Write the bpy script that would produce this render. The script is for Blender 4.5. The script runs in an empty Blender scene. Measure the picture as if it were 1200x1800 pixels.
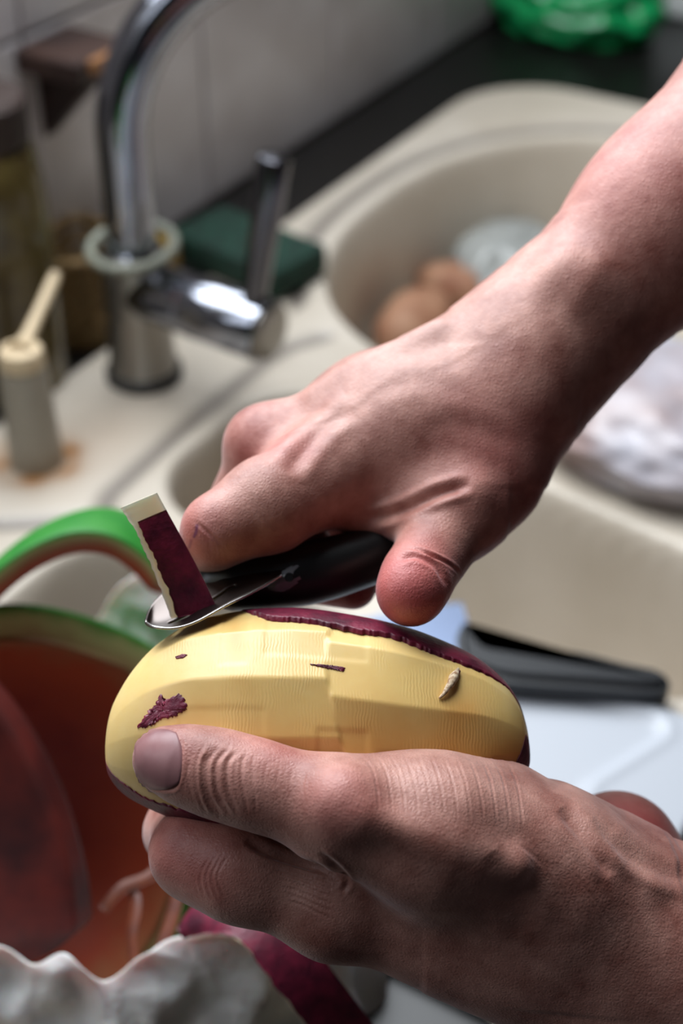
import bpy, bmesh, math, random
import numpy as np
from mathutils import Vector, Matrix, noise

# ------------------------------------------------------------------ camera
FPX = 2600.0                       # focal length in pixels of the 1200x1800 frame
TH = math.radians(37.0)
SINK_Z = 0.9
CAM = np.array([0.0, 0.0, SINK_Z + 0.54])
sc = bpy.context.scene
col = sc.collection
cam_data = bpy.data.cameras.new('camera')
cam = bpy.data.objects.new('camera', cam_data)
col.objects.link(cam)
cam.location = CAM
cam.rotation_euler = (math.pi / 2 - TH, 0, 0)
cam_data.sensor_fit = 'VERTICAL'
cam_data.sensor_height = 36.0
cam_data.lens = 36.0 * FPX / 1800.0
cam_data.clip_start = 0.05
cam_data.dof.use_dof = True
cam_data.dof.focus_distance = 0.426
cam_data.dof.aperture_fstop = 6.6
sc.camera = cam

# ------------------------------------------------------------------ light
O0 = np.array([-0.136, 0.873])            # foot of the tap on the sink
SV = np.array([0.515, 0.857]); SV = SV / np.linalg.norm(SV)     # along the worktop
TV = np.array([SV[1], -SV[0]])            # from the wall towards the room


def W(s, t, z=0.0):
    """worktop coordinates in mm -> world metres"""
    p = O0 + SV * s / 1000 + TV * t / 1000
    return Vector((p[0], p[1], SINK_Z + z / 1000))


world = bpy.data.worlds.new('world')
sc.world = world
world.use_nodes = True
bg = world.node_tree.nodes['Background']
bg.inputs[0].default_value = (0.86, 0.9, 1.0, 1)
bg.inputs[1].default_value = 0.025


def area(name, loc, target, sx, sy, power, color):
    l = bpy.data.lights.new(name, 'AREA')
    l.shape = 'RECTANGLE'; l.size = sx; l.size_y = sy
    l.energy = power; l.color = color
    o = bpy.data.objects.new(name, l)
    col.objects.link(o)
    o.location = loc
    d = Vector(target) - Vector(loc)
    o.rotation_euler = d.to_track_quat('-Z', 'Y').to_euler()
    return o


# daylight through the window over the sink
area('window_daylight', W(90, -165, 905), W(30, 380, 200), 0.9, 0.92, 30.0, (0.90, 0.95, 1.0))
# weaker side light added to lift left-facing sides, through an unseen added window
area('added_side_daylight', W(-800, -165, 900), (0.0, 0.36, 1.1), 0.4, 0.92, 4.0, (0.86, 0.92, 1.0))

sc.view_settings.view_transform = 'Standard'
sc.view_settings.look = 'None'
sc.view_settings.exposure = 0.0
sc.view_settings.gamma = 1.0
sc.view_settings.use_curve_mapping = False

# ------------------------------------------------------------------ helpers
CT, ST = math.cos(TH), math.sin(TH)


def cam2world(P):
    """camera-space mm (x right, y up, depth) -> world metres"""
    P = np.asarray(P, float)
    x, y, d = P[..., 0] / 1000, P[..., 1] / 1000, P[..., 2] / 1000
    return np.stack([CAM[0] + x, CAM[1] + y * ST + d * CT, CAM[2] + y * CT - d * ST], -1)


def C(px, py, d):
    return np.array([(px - 600) / FPX * d, -(py - 900) / FPX * d, d], float)


def G(px, py, z=0.0):
    """point of the horizontal plane z mm over the sink seen at a pixel"""
    x = (px - 600) / FPX; y = -(py - 900) / FPX
    d = np.array([x, CT + y * ST, -ST + y * CT])
    t = (SINK_Z + z / 1000 - CAM[2]) / d[2]
    return Vector(CAM + d * t)


def lin(c):
    return tuple(((v / 255) / 12.92 if v / 255 <= 0.04045 else ((v / 255 + 0.055) / 1.055) ** 2.4) for v in c)


def rgba(c):
    return (*lin(c), 1.0)


def tag(o, label=None, cat=None, group=None, kind=None):
    if label: o['label'] = label
    if cat: o['category'] = cat
    if group: o['group'] = group
    if kind: o['kind'] = kind
    return o


def empty(name, loc):
    o = bpy.data.objects.new(name, None)
    o.empty_display_size = 0.02
    o.location = loc
    col.objects.link(o)
    return o


def mesh_obj(name, verts, faces, mats, parent=None, smooth=True, mat_idx=None, attr=None):
    """verts are world coordinates; a parented part keeps its place"""
    me = bpy.data.meshes.new(name)
    verts = np.asarray(verts, float)
    if parent is not None:
        off = np.array(world_loc(parent))
    else:
        off = verts.mean(0) if len(verts) else np.zeros(3)
        off[2] = verts[:, 2].min()
    verts = verts - off
    me.from_pydata(verts.tolist() if len(verts) < 200000 else verts, [], faces if isinstance(faces, list) else faces.tolist())
    if not isinstance(mats, (list, tuple)): mats = [mats]
    for m in mats: me.materials.append(m)
    if mat_idx is not None:
        me.polygons.foreach_set('material_index', np.asarray(mat_idx, np.int32))
    if smooth:
        me.polygons.foreach_set('use_smooth', np.ones(len(me.polygons), bool))
    if attr:
        for k, v in attr.items():
            a = me.color_attributes.new(k, 'FLOAT_COLOR', 'POINT')
            v = np.asarray(v, np.float32)
            if v.ndim == 1: v = np.stack([v, v, v, np.ones_like(v)], -1)
            elif v.shape[1] == 3: v = np.concatenate([v, np.ones((len(v), 1), np.float32)], 1)
            a.data.foreach_set('color', v.ravel())
    me.update()
    o = bpy.data.objects.new(name, me)
    col.objects.link(o)
    if parent is not None:
        o.parent = parent
    else:
        o.location = off
    return o


def world_loc(o):
    l = np.array(o.location, float)
    while o.parent is not None:
        o = o.parent
        l = l + np.array(o.location, float)
    return l


def grid_faces(nu, nv, wrap_v=False, wrap_u=False):
    i = np.arange(nu if wrap_u else nu - 1); j = np.arange(nv if wrap_v else nv - 1)
    I, J = np.meshgrid(i, j, indexing='ij')
    I = I.ravel(); J = J.ravel(); I2 = (I + 1) % nu; J2 = (J + 1) % nv
    return np.stack([I * nv + J, I2 * nv + J, I2 * nv + J2, I * nv + J2], -1)


def bm_obj(name, bm, mat, parent=None, smooth=False):
    bmesh.ops.recalc_face_normals(bm, faces=bm.faces)
    v = [x.co[:] for x in bm.verts]
    bm.verts.index_update()
    f = [[x.index for x in fc.verts] for fc in bm.faces]
    bm.free()
    return mesh_obj(name, np.array(v), f, mat, parent, smooth)


def frame(axis, up=Vector((0, 0, 1))):
    z = Vector(axis).normalized()
    x = up.cross(z)
    if x.length < 1e-4: x = Vector((1, 0, 0)).cross(z)
    x.normalize()
    return x, z.cross(x), z


def lathe(name, base, axis, prof, mat, parent=None, n=48, smooth=True):
    """prof: list of (radius mm, height mm) along the axis"""
    x, y, z = frame(axis)
    base = Vector(base)
    V = []; F = []
    for r, h in prof:
        for k in range(n):
            a = 2 * math.pi * k / n
            V.append(base + (x * math.cos(a) + y * math.sin(a)) * r / 1000 + z * h / 1000)
    m = len(prof)
    for i in range(m - 1):
        for k in range(n):
            k2 = (k + 1) % n
            F.append([i * n + k, i * n + k2, (i + 1) * n + k2, (i + 1) * n + k])
    F.append([k for k in range(n)][::-1])
    F.append([(m - 1) * n + k for k in range(n)])
    o = mesh_obj(name, np.array([v[:] for v in V]), F, mat, parent, smooth)
    if smooth: sharp(o)
    return o


def sharp(o, ang=35):
    me = o.data
    bm = bmesh.new(); bm.from_mesh(me)
    for e in bm.edges:
        if len(e.link_faces) == 2 and e.calc_face_angle(0) > math.radians(ang):
            e.smooth = False
    bm.to_mesh(me); bm.free()


def tube(name, pts, rads, mat, parent=None, n=24, closed=False):
    pts = [Vector(p) for p in pts]
    m = len(pts)
    if not hasattr(rads, '__len__'): rads = [rads] * m
    V = []
    prev = None
    for i in range(m):
        if closed: t = pts[(i + 1) % m] - pts[i - 1]
        else: t = pts[min(i + 1, m - 1)] - pts[max(i - 1, 0)]
        t.normalize()
        if prev is None:
            x = t.orthogonal().normalized()
        else:
            x = (prev - t * prev.dot(t)).normalized()
        prev = x
        y = t.cross(x)
        for k in range(n):
            a = 2 * math.pi * k / n
            V.append((pts[i] + (x * math.cos(a) + y * math.sin(a)) * rads[i] / 1000)[:])
    F = grid_faces(m, n, True, closed).tolist()
    if not closed:
        F.append(list(range(n))[::-1]); F.append([(m - 1) * n + k for k in range(n)])
    return mesh_obj(name, np.array(V), F, mat, parent, True)


def box_bm(c, ax, ay, az, sx, sy, sz, bevel=0.0, seg=2, bm=None):
    """box with centre c (world), axes and sizes in mm"""
    own = bmesh.new()
    bmesh.ops.create_cube(own, size=1.0)
    if bevel > 0:
        for v in own.verts:
            v.co = Vector((v.co.x * sx, v.co.y * sy, v.co.z * sz))
        bmesh.ops.bevel(own, geom=own.edges[:], offset=bevel, segments=seg, affect='EDGES', profile=0.5)
    else:
        for v in own.verts:
            v.co = Vector((v.co.x * sx, v.co.y * sy, v.co.z * sz))
    for v in own.verts:
        q = v.co / 1000
        v.co = Vector(c) + Vector(ax) * q.x + Vector(ay) * q.y + Vector(az) * q.z
    return own


S3 = Vector((SV[0], SV[1], 0)); T3 = Vector((TV[0], TV[1], 0)); Z3 = Vector((0, 0, 1))


def spline(pts, n):
    """Catmull-Rom through pts"""
    P = np.asarray(pts, float)
    m = len(P)
    out = []
    for q in np.linspace(0, m - 1, n):
        i = min(int(q), m - 2); f = q - i
        p0 = P[max(i - 1, 0)]; p1 = P[i]; p2 = P[i + 1]; p3 = P[min(i + 2, m - 1)]
        out.append(0.5 * ((2 * p1) + (-p0 + p2) * f + (2 * p0 - 5 * p1 + 4 * p2 - p3) * f * f + (-p0 + 3 * p1 - 3 * p2 + p3) * f ** 3))
    return np.array(out)


def sstep(a, b, x):
    t = np.clip((x - a) / (b - a), 0, 1)
    return t * t * (3 - 2 * t)


def vnoise(P, scale, seed=0.0):
    return np.array([noise.noise(Vector((p[0] * scale + seed, p[1] * scale - seed, p[2] * scale + 2 * seed))) for p in P])


# ------------------------------------------------------------------ materials
def mat(name, base, rough=0.5, metal=0.0, spec=0.5, **kw):
    m = bpy.data.materials.new(name)
    m.use_nodes = True
    b = m.node_tree.nodes['Principled BSDF']
    b.inputs['Base Color'].default_value = rgba(base)
    b.inputs['Roughness'].default_value = rough
    b.inputs['Metallic'].default_value = metal
    b.inputs['Specular IOR Level'].default_value = spec
    for k, v in kw.items():
        b.inputs[k.replace('_', ' ')].default_value = v
    return m


def node(m, typ, **kw):
    n = m.node_tree.nodes.new(typ)
    for k, v in kw.items():
        if k in n.inputs: n.inputs[k].default_value = v
        else: setattr(n, k, v)
    return n


def link(m, a, b):
    m.node_tree.links.new(a, b)


def bsdf(m):
    return m.node_tree.nodes['Principled BSDF']


def noise_mix(m, c1, c2, scale, lo=0.35, hi=0.65, detail=5.0, bump=0.0, bump_scale=None, dist=0.001):
    """base colour wanders between two colours; optional bump"""
    tc = node(m, 'ShaderNodeTexCoord')
    nz = node(m, 'ShaderNodeTexNoise', Scale=scale, Detail=detail)
    link(m, tc.outputs['Object'], nz.inputs['Vector'])
    rp = node(m, 'ShaderNodeValToRGB')
    rp.color_ramp.elements[0].position = lo; rp.color_ramp.elements[0].color = rgba(c1)
    rp.color_ramp.elements[1].position = hi; rp.color_ramp.elements[1].color = rgba(c2)
    link(m, nz.outputs['Fac'], rp.inputs['Fac'])
    link(m, rp.outputs['Color'], bsdf(m).inputs['Base Color'])
    if bump:
        n2 = node(m, 'ShaderNodeTexNoise', Scale=bump_scale or scale * 4, Detail=4.0)
        link(m, tc.outputs['Object'], n2.inputs['Vector'])
        bp = node(m, 'ShaderNodeBump', Strength=bump, Distance=dist)
        link(m, n2.outputs['Fac'], bp.inputs['Height'])
        link(m, bp.outputs['Normal'], bsdf(m).inputs['Normal'])
    return tc, nz, rp


def skin_material():
    m = mat('skin', (190, 140, 120), 0.42, spec=0.5)
    b = bsdf(m)
    tc = node(m, 'ShaderNodeTexCoord')
    at = node(m, 'ShaderNodeVertexColor'); at.layer_name = 'tint'
    sep = node(m, 'ShaderNodeSeparateColor'); link(m, at.outputs['Color'], sep.inputs[0])
    nz = node(m, 'ShaderNodeTexNoise', Scale=70.0, Detail=6.0, Roughness=0.6)
    link(m, tc.outputs['Object'], nz.inputs['Vector'])
    rp = node(m, 'ShaderNodeValToRGB')
    rp.color_ramp.elements[0].position = 0.32; rp.color_ramp.elements[0].color = rgba((138, 84, 72))
    rp.color_ramp.elements[1].position = 0.68; rp.color_ramp.elements[1].color = rgba((188, 138, 124))
    link(m, nz.outputs['Fac'], rp.inputs['Fac'])
    mx = node(m, 'ShaderNodeMix', data_type='RGBA')
    link(m, sep.outputs[0], mx.inputs['Factor'])
    link(m, rp.outputs['Color'], mx.inputs[6])
    mx.inputs[7].default_value = rgba((186, 72, 76))
    # pale patches: dry skin, and lit skin painted lighter
    mx2 = node(m, 'ShaderNodeMix', data_type='RGBA')
    link(m, sep.outputs[1], mx2.inputs['Factor'])
    link(m, mx.outputs[2], mx2.inputs[6])
    mx2.inputs[7].default_value = rgba((208, 170, 154))
    mx3 = node(m, 'ShaderNodeMix', data_type='RGBA')
    link(m, sep.outputs[2], mx3.inputs['Factor'])
    link(m, mx2.outputs[2], mx3.inputs[6])
    mx3.inputs[7].default_value = rgba((96, 30, 74))
    link(m, mx3.outputs[2], b.inputs['Base Color'])
    b.inputs['Sheen Weight'].default_value = 0.3
    b.inputs['Sheen Roughness'].default_value = 0.35
    b.inputs['Sheen Tint'].default_value = (1.0, 0.93, 0.97, 1)
    b.inputs['Subsurface Weight'].default_value = 0.12
    b.inputs['Subsurface Radius'].default_value = (0.9, 0.35, 0.2)
    b.inputs['Subsurface Scale'].default_value = 0.004
    # fine skin relief
    vo = node(m, 'ShaderNodeTexVoronoi', Scale=900.0); vo.feature = 'DISTANCE_TO_EDGE'
    link(m, tc.outputs['Object'], vo.inputs['Vector'])
    n2 = node(m, 'ShaderNodeTexNoise', Scale=420.0, Detail=5.0)
    link(m, tc.outputs['Object'], n2.inputs['Vector'])
    ad = node(m, 'ShaderNodeMath', operation='ADD')
    link(m, vo.outputs['Distance'], ad.inputs[0]); link(m, n2.outputs['Fac'], ad.inputs[1])
    bp = node(m, 'ShaderNodeBump', Strength=0.42, Distance=0.0004)
    link(m, ad.outputs[0], bp.inputs['Height'])
    link(m, bp.outputs['Normal'], b.inputs['Normal'])
    rr = node(m, 'ShaderNodeMapRange'); rr.inputs[3].default_value = 0.42; rr.inputs[4].default_value = 0.62
    link(m, n2.outputs['Fac'], rr.inputs[0]); link(m, rr.outputs[0], b.inputs['Roughness'])
    return m


M = {}
M['skin'] = skin_material()
M['nail'] = mat('nail', (150, 108, 110), 0.4, spec=0.35)
noise_mix(M['nail'], (118, 76, 80), (146, 104, 104), 60, bump=0.12, bump_scale=300, dist=0.0003)

m = M['flesh'] = mat('potato_flesh', (232, 205, 130), 0.36, spec=0.5)
tc = node(m, 'ShaderNodeTexCoord')
at = node(m, 'ShaderNodeVertexColor'); at.layer_name = 'tint'
sep = node(m, 'ShaderNodeSeparateColor'); link(m, at.outputs['Color'], sep.inputs[0])
nz = node(m, 'ShaderNodeTexNoise', Scale=45.0, Detail=6.0, Roughness=0.6); link(m, tc.outputs['Object'], nz.inputs['Vector'])
ad = node(m, 'ShaderNodeMath', operation='MULTIPLY_ADD'); ad.inputs[1].default_value = 0.5
link(m, nz.outputs['Fac'], ad.inputs[0]); link(m, sep.outputs[0], ad.inputs[2])
rp = node(m, 'ShaderNodeValToRGB')
e = rp.color_ramp.elements
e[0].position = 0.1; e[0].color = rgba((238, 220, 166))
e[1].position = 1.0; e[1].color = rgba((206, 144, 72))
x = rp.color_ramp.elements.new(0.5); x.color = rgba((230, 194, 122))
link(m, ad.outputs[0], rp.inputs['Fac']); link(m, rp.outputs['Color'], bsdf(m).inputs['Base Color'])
# chatter ripples left by the blade, across each stroke
wv = node(m, 'ShaderNodeTexWave', Scale=330.0, Distortion=7.0, Detail=2.0); wv.bands_direction = 'X'
wv.inputs['Detail Scale'].default_value = 0.6
link(m, tc.outputs['Object'], wv.inputs['Vector'])
n4 = node(m, 'ShaderNodeTexNoise', Scale=70.0, Detail=2.0); link(m, tc.outputs['Object'], n4.inputs['Vector'])
m4 = node(m, 'ShaderNodeMapRange'); m4.inputs[1].default_value = 0.44; m4.inputs[2].default_value = 0.62; link(m, n4.outputs['Fac'], m4.inputs[0])
mu0 = node(m, 'ShaderNodeMath', operation='MULTIPLY'); link(m, m4.outputs[0], mu0.inputs[0]); link(m, sep.outputs[1], mu0.inputs[1])
mu = node(m, 'ShaderNodeMath', operation='MULTIPLY'); link(m, wv.outputs['Fac'], mu.inputs[0]); link(m, mu0.outputs[0], mu.inputs[1])
n3 = node(m, 'ShaderNodeTexNoise', Scale=500.0, Detail=4.0); link(m, tc.outputs['Object'], n3.inputs['Vector'])
ad2 = node(m, 'ShaderNodeMath', operation='MULTIPLY_ADD'); ad2.inputs[1].default_value = 0.45
link(m, n3.outputs['Fac'], ad2.inputs[0]); link(m, mu.outputs[0], ad2.inputs[2])
bp = node(m, 'ShaderNodeBump', Strength=0.35, Distance=0.00012); link(m, ad2.outputs[0], bp.inputs['Height'])
link(m, bp.outputs['Normal'], bsdf(m).inputs['Normal'])
bsdf(m).inputs['Subsurface Weight'].default_value = 0.15
bsdf(m).inputs['Subsurface Radius'].default_value = (1, 0.7, 0.3)
bsdf(m).inputs['Subsurface Scale'].default_value = 0.004

M['peel'] = mat('potato_skin', (110, 24, 52), 0.45)
noise_mix(M['peel'], (76, 14, 38), (122, 28, 56), 160, bump=0.5, bump_scale=700, dist=0.0005)
M['peel_flesh'] = mat('peel_flesh', (236, 224, 188), 0.4, Subsurface_Weight=0.2)
M['sprout'] = mat('dry_sprout', (196, 168, 132), 0.8)
noise_mix(M['sprout'], (150, 112, 80), (226, 206, 176), 900)
M['steel'] = mat('blade_steel', (92, 85, 82), 0.36, 1.0)
M['edge_steel'] = mat('ground_edge_steel', (190, 186, 184), 0.25, 1.0)
M['black'] = mat('black_plastic', (16, 16, 17), 0.4)
M['film'] = mat('clear_plastic', (200, 205, 212), 0.15, spec=0.6, Transmission_Weight=0.6)
M['chrome'] = mat('chrome', (138, 141, 150), 0.1, 1.0)
M['dark_chrome'] = mat('dark_chrome', (92, 92, 98), 0.2, 1.0)
M['satin'] = mat('satin_chrome', (140, 136, 130), 0.33, 0.9)
M['dark_rubber'] = mat('dark_gasket', (40, 38, 36), 0.6)
M['ring'] = mat('white_rubber', (132, 134, 120), 0.5)

m = M['sink'] = mat('sink_composite', (200, 186, 166), 0.42)
tc, nz, rp = noise_mix(m, (186, 175, 159), (202, 192, 178), 9, bump=0.15, bump_scale=900, dist=0.0003)
at = node(m, 'ShaderNodeVertexColor'); at.layer_name = 'stain_shade'
sp = node(m, 'ShaderNodeSeparateColor'); link(m, at.outputs['Color'], sp.inputs[0])
mx = node(m, 'ShaderNodeMix', data_type='RGBA'); link(m, sp.outputs[0], mx.inputs['Factor'])
link(m, rp.outputs['Color'], mx.inputs[6]); mx.inputs[7].default_value = rgba((150, 98, 40))
mg = node(m, 'ShaderNodeMix', data_type='RGBA'); link(m, sp.outputs[1], mg.inputs['Factor'])  # shade in the grooves painted into the sink colour as grey
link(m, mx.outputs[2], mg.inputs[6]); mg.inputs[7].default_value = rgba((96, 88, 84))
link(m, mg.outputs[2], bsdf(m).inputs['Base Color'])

M['tray'] = mat('white_tray', (172, 176, 183), 0.45)
M['worktop'] = mat('black_worktop', (15, 13, 12), 0.38)
M['tile'] = mat('wall_tile', (200, 194, 192), 0.3)
noise_mix(M['tile'], (190, 182, 180), (208, 202, 202), 14)
M['grout'] = mat('grout', (168, 156, 148), 0.8)
M['wall_paint'] = mat('wall_paint', (150, 144, 138), 0.8)
M['white_frame'] = mat('window_frame', (200, 200, 198), 0.5)
M['soap_body'] = mat('soap_body', (150, 142, 128), 0.4)
M['soap_cap'] = mat('soap_cap', (206, 184, 150), 0.45)
M['green_pad'] = mat('green_pad', (16, 62, 46), 0.9)
noise_mix(M['green_pad'], (8, 32, 24), (14, 56, 42), 120, bump=0.6, bump_scale=900)
M['green_bag'] = mat('green_plastic', (20, 156, 88), 0.28, spec=0.6, Transmission_Weight=0.25)
M['white_box'] = mat('white_box', (214, 216, 214), 0.5)
M['bag'] = mat('white_plastic_bag', (222, 220, 218), 0.34, spec=0.5, Subsurface_Weight=0.25)
bsdf(M['bag']).inputs['Subsurface Scale'].default_value = 0.01
noise_mix(M['bag'], (210, 207, 203), (226, 225, 226), 20, bump=0.7, bump_scale=55, dist=0.004)
M['loose_bag'] = mat('pale_plastic_bag', (205, 205, 210), 0.32)
noise_mix(M['loose_bag'], (150, 128, 124), (172, 170, 178), 9, 0.38, 0.56, 3)
m = M['melon'] = mat('melon_rind', (200, 60, 40), 0.5, spec=0.3)
at = node(m, 'ShaderNodeVertexColor'); at.layer_name = 'depth'
nzm = node(m, 'ShaderNodeTexNoise', Scale=55.0, Detail=5.0); tcm = node(m, 'ShaderNodeTexCoord'); link(m, tcm.outputs['Object'], nzm.inputs['Vector'])
adm = node(m, 'ShaderNodeMath', operation='MULTIPLY_ADD'); adm.inputs[1].default_value = 0.22
sbm = node(m, 'ShaderNodeMath', operation='SUBTRACT'); sbm.inputs[1].default_value = 0.11
link(m, nzm.outputs['Fac'], adm.inputs[0]); link(m, at.outputs['Color'], sbm.inputs[0]); link(m, sbm.outputs[0], adm.inputs[2])
rp = node(m, 'ShaderNodeValToRGB'); e = rp.color_ramp.elements
e[0].position = 0.0; e[0].color = rgba((30, 110, 34))
e[1].position = 1.0; e[1].color = rgba((112, 24, 18))
for p_, c_ in ((0.14, (62, 134, 48)), (0.24, (172, 178, 116)), (0.42, (150, 112, 76)), (0.62, (160, 66, 40))):
    x = e.new(p_); x.color = rgba(c_)
link(m, adm.outputs[0], rp.inputs['Fac']); link(m, rp.outputs['Color'], bsdf(m).inputs['Base Color'])
M['melon_shade'] = mat('melon_shade', (60, 18, 18), 0.5, spec=0.3)  # darkened melon flesh: shade inside the bag painted into the colour
noise_mix(M['melon_shade'], (44, 12, 13), (84, 26, 20), 40)
m = M['melon_green'] = mat('melon_outer', (40, 130, 46), 0.25)
noise_mix(m, (24, 96, 30), (92, 164, 76), 28, 0.4, 0.6, bump=0.1)
M['carrot'] = mat('carrot_peel', (170, 82, 34), 0.5)
noise_mix(M['carrot'], (84, 34, 16), (120, 56, 24), 90)
M['knife_blade'] = mat('knife_blade', (116, 128, 152), 0.4, 1.0)
M['knife_handle'] = mat('knife_handle', (20, 22, 26), 0.42)
M['brown_potato'] = mat('brown_potato', (150, 98, 70), 0.7)
noise_mix(M['brown_potato'], (134, 84, 58), (172, 130, 102), 40, bump=0.2)
M['dark_wood'] = mat('dark_wood', (50, 32, 28), 0.5)
noise_mix(M['dark_wood'], (36, 22, 20), (62, 40, 32), 22)
M['lit_wood'] = mat('lit_wood', (150, 104, 66), 0.5)  # light along the shelf's top strip, painted as paler wood
M['olive_glass'] = mat('olive_glass', (96, 84, 44), 0.2, Transmission_Weight=0.25)
noise_mix(M['olive_glass'], (66, 50, 30), (118, 104, 58), 20)
M['basket'] = mat('basket_cane', (118, 92, 52), 0.7)
M['sponge'] = mat('yellow_sponge', (140, 110, 44), 0.9)
noise_mix(M['sponge'], (112, 86, 32), (160, 128, 56), 150, bump=0.6, bump_scale=700)
M['brown_box'] = mat('brown_box', (48, 32, 26), 0.6)
M['clear_bag'] = mat('clear_bag', (180, 182, 178), 0.25, Transmission_Weight=0.3)

# ================================================================== setting
# worktop: four slabs around the cut-out of the sink, plus an added dark corner
def slab_bm(s0, s1, t0, t1, z0, z1):
    return box_bm(W((s0 + s1) / 2, (t0 + t1) / 2, (z0 + z1) / 2), S3, T3, Z3, s1 - s0, t1 - t0, z1 - z0, 1.5, 1)


wt = bmesh.new()
for args in ((-1500, 2000, -126, -30, -46, -7), (620, 2000, -30, 520, -46, -7), (-1500, -690, -30, 520, -46, -7), (-690, 620, 455, 520, -46, -7), (-690, -322, 344, 455, -46, -7)):  # last slab is added, its black standing in for a shaded bowl
    b2 = slab_bm(*args)
    vm = {v: wt.verts.new(v.co) for v in b2.verts}
    for f in b2.faces: wt.faces.new([vm[v] for v in f.verts])
    b2.free()
o = bm_obj('worktop', wt, M['worktop'])
tag(o, 'black worktop running along the tiled wall behind the sink', 'worktop')

# wall with tiles; window opening above the tiles
wall = bmesh.new()
for (s0, s1, z0, z1) in ((-1500, 2000, -900, 400), (-1500, -1030, 400, 1400), (-570, -380, 400, 1400), (620, 2000, 400, 1400), (-1500, 2000, 1400, 1700)):
    b2 = box_bm(W((s0 + s1) / 2, -190, (z0 + z1) / 2), S3, T3, Z3, s1 - s0, 110, z1 - z0)
    vm = {v: wall.verts.new(v.co) for v in b2.verts}
    for f in b2.faces: wall.faces.new([vm[v] for v in f.verts])
    b2.free()
wall_o = bm_obj('wall_back', wall, M['grout'])
tag(wall_o, kind='structure')
tile_me = None
TS = 198.0
for i in range(-5, 9):
    for j in range(0, 2):
        c = W(-40 + i * (TS + 4), -133, -5 + TS / 2 + j * (TS + 4))
        if tile_me is None:
            b2 = box_bm(Vector((0, 0, 0)), S3, T3, Z3, TS, 8, TS, 1.2, 2)
            o = bm_obj('tile', b2, M['tile'], None, False)
            tile_me = o.data
            off = Vector(o.location)
            for v in tile_me.vertices: v.co = v.co + off
        else:
            o = bpy.data.objects.new('tile', tile_me); col.objects.link(o)
        o.parent = wall_o
        o.location = c - Vector(world_loc(wall_o))
for name, w0, w1 in (('window_1', -380, 620), ('added_window', -1030, -570)):  # the second window is unseen, added to let the side light in
    fr = bmesh.new()
    for (s0, s1, z0, z1) in ((w0, w1, 400, 440), (w0, w1, 1360, 1400), (w0, w0 + 40, 440, 1360), (w1 - 40, w1, 440, 1360)):
        b2 = box_bm(W((s0 + s1) / 2, -200, (z0 + z1) / 2), S3, T3, Z3, s1 - s0, 60, z1 - z0, 3, 1)
        vm = {v: fr.verts.new(v.co) for v in b2.verts}
        for f in b2.faces: fr.faces.new([vm[v] for v in f.verts])
        b2.free()
    o = bm_obj(name, fr, M['white_frame'])
    tag(o, kind='structure')


# ------------------------------------------------------------------ the sink (height field with bowls)
def poly_sdf(s, t, poly):
    d = np.full(s.shape, 1e18); inside = np.zeros(s.shape, bool)
    n = len(poly)
    for i in range(n):
        a = np.array(poly[i], float); b = np.array(poly[(i + 1) % n], float)
        e = b - a
        h = np.clip(((s - a[0]) * e[0] + (t - a[1]) * e[1]) / e.dot(e), 0, 1)
        d = np.minimum(d, (s - a[0] - e[0] * h) ** 2 + (t - a[1] - e[1] * h) ** 2)
        cond = (a[1] > t) != (b[1] > t)
        with np.errstate(divide='ignore', invalid='ignore'):
            xi = (b[0] - a[0]) * (t - a[1]) / (b[1] - a[1] + 1e-12) + a[0]
        inside ^= cond & (s < xi)
    d = np.sqrt(d)
    return np.where(inside, -d, d)


def rbox(s, t, s0, s1, t0, t1, r):
    ds = np.abs(s - (s0 + s1) / 2) - ((s1 - s0) / 2 - r); dt = np.abs(t - (t0 + t1) / 2) - ((t1 - t0) / 2 - r)
    return np.hypot(np.maximum(ds, 0), np.maximum(dt, 0)) + np.minimum(np.maximum(ds, dt), 0) - r


def sink_fields(s, t):
    out = rbox(s, t, -700, 645, -52, 470, 95)
    R = 1.0
    q = (np.abs((s - 333) / 231) ** 2.35 + np.abs((t - 214) / 214) ** 2.35) ** (1 / 2.35)
    A = (q - 1) * 222
    B = poly_sdf(s, t, [(-60, 134), (-10, 138), (-50, 405), (-60, 405)]) - 54
    out = np.maximum(out, -rbox(s, t, -900, -334, 352, 700, 40))  # near corner cut away so the added black slab shows
    Cc = rbox(s, t, -560, -147, 80, 306, 56)
    D = rbox(s, t, -345, -130, 260, 462, 60)
    # groove in front of the tap platform
    pl = poly_sdf(s, t, [(-148, -120), (-148, 62), (95, 62), (128, 30), (150, -120)])
    return out, A, B, Cc, D, pl


def line_d(s, t, pts):
    d = np.full(s.shape, 1e9)
    for a, b in zip(pts[:-1], pts[1:]):
        a = np.array(a, float); b = np.array(b, float); e = b - a
        h = np.clip(((s - a[0]) * e[0] + (t - a[1]) * e[1]) / e.dot(e), 0, 1)
        d = np.minimum(d, np.hypot(s - a[0] - e[0] * h, t - a[1] - e[1] * h))
    return d


def bowl(d, depth, wall):
    """profile of a bowl: rounded lip, steep wall, rounded floor"""
    x = np.clip(-(d + 1.0) / wall, 0, 1.0)
    return -depth * (1 - (1 - x) ** 2.4) ** 0.95


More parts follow.
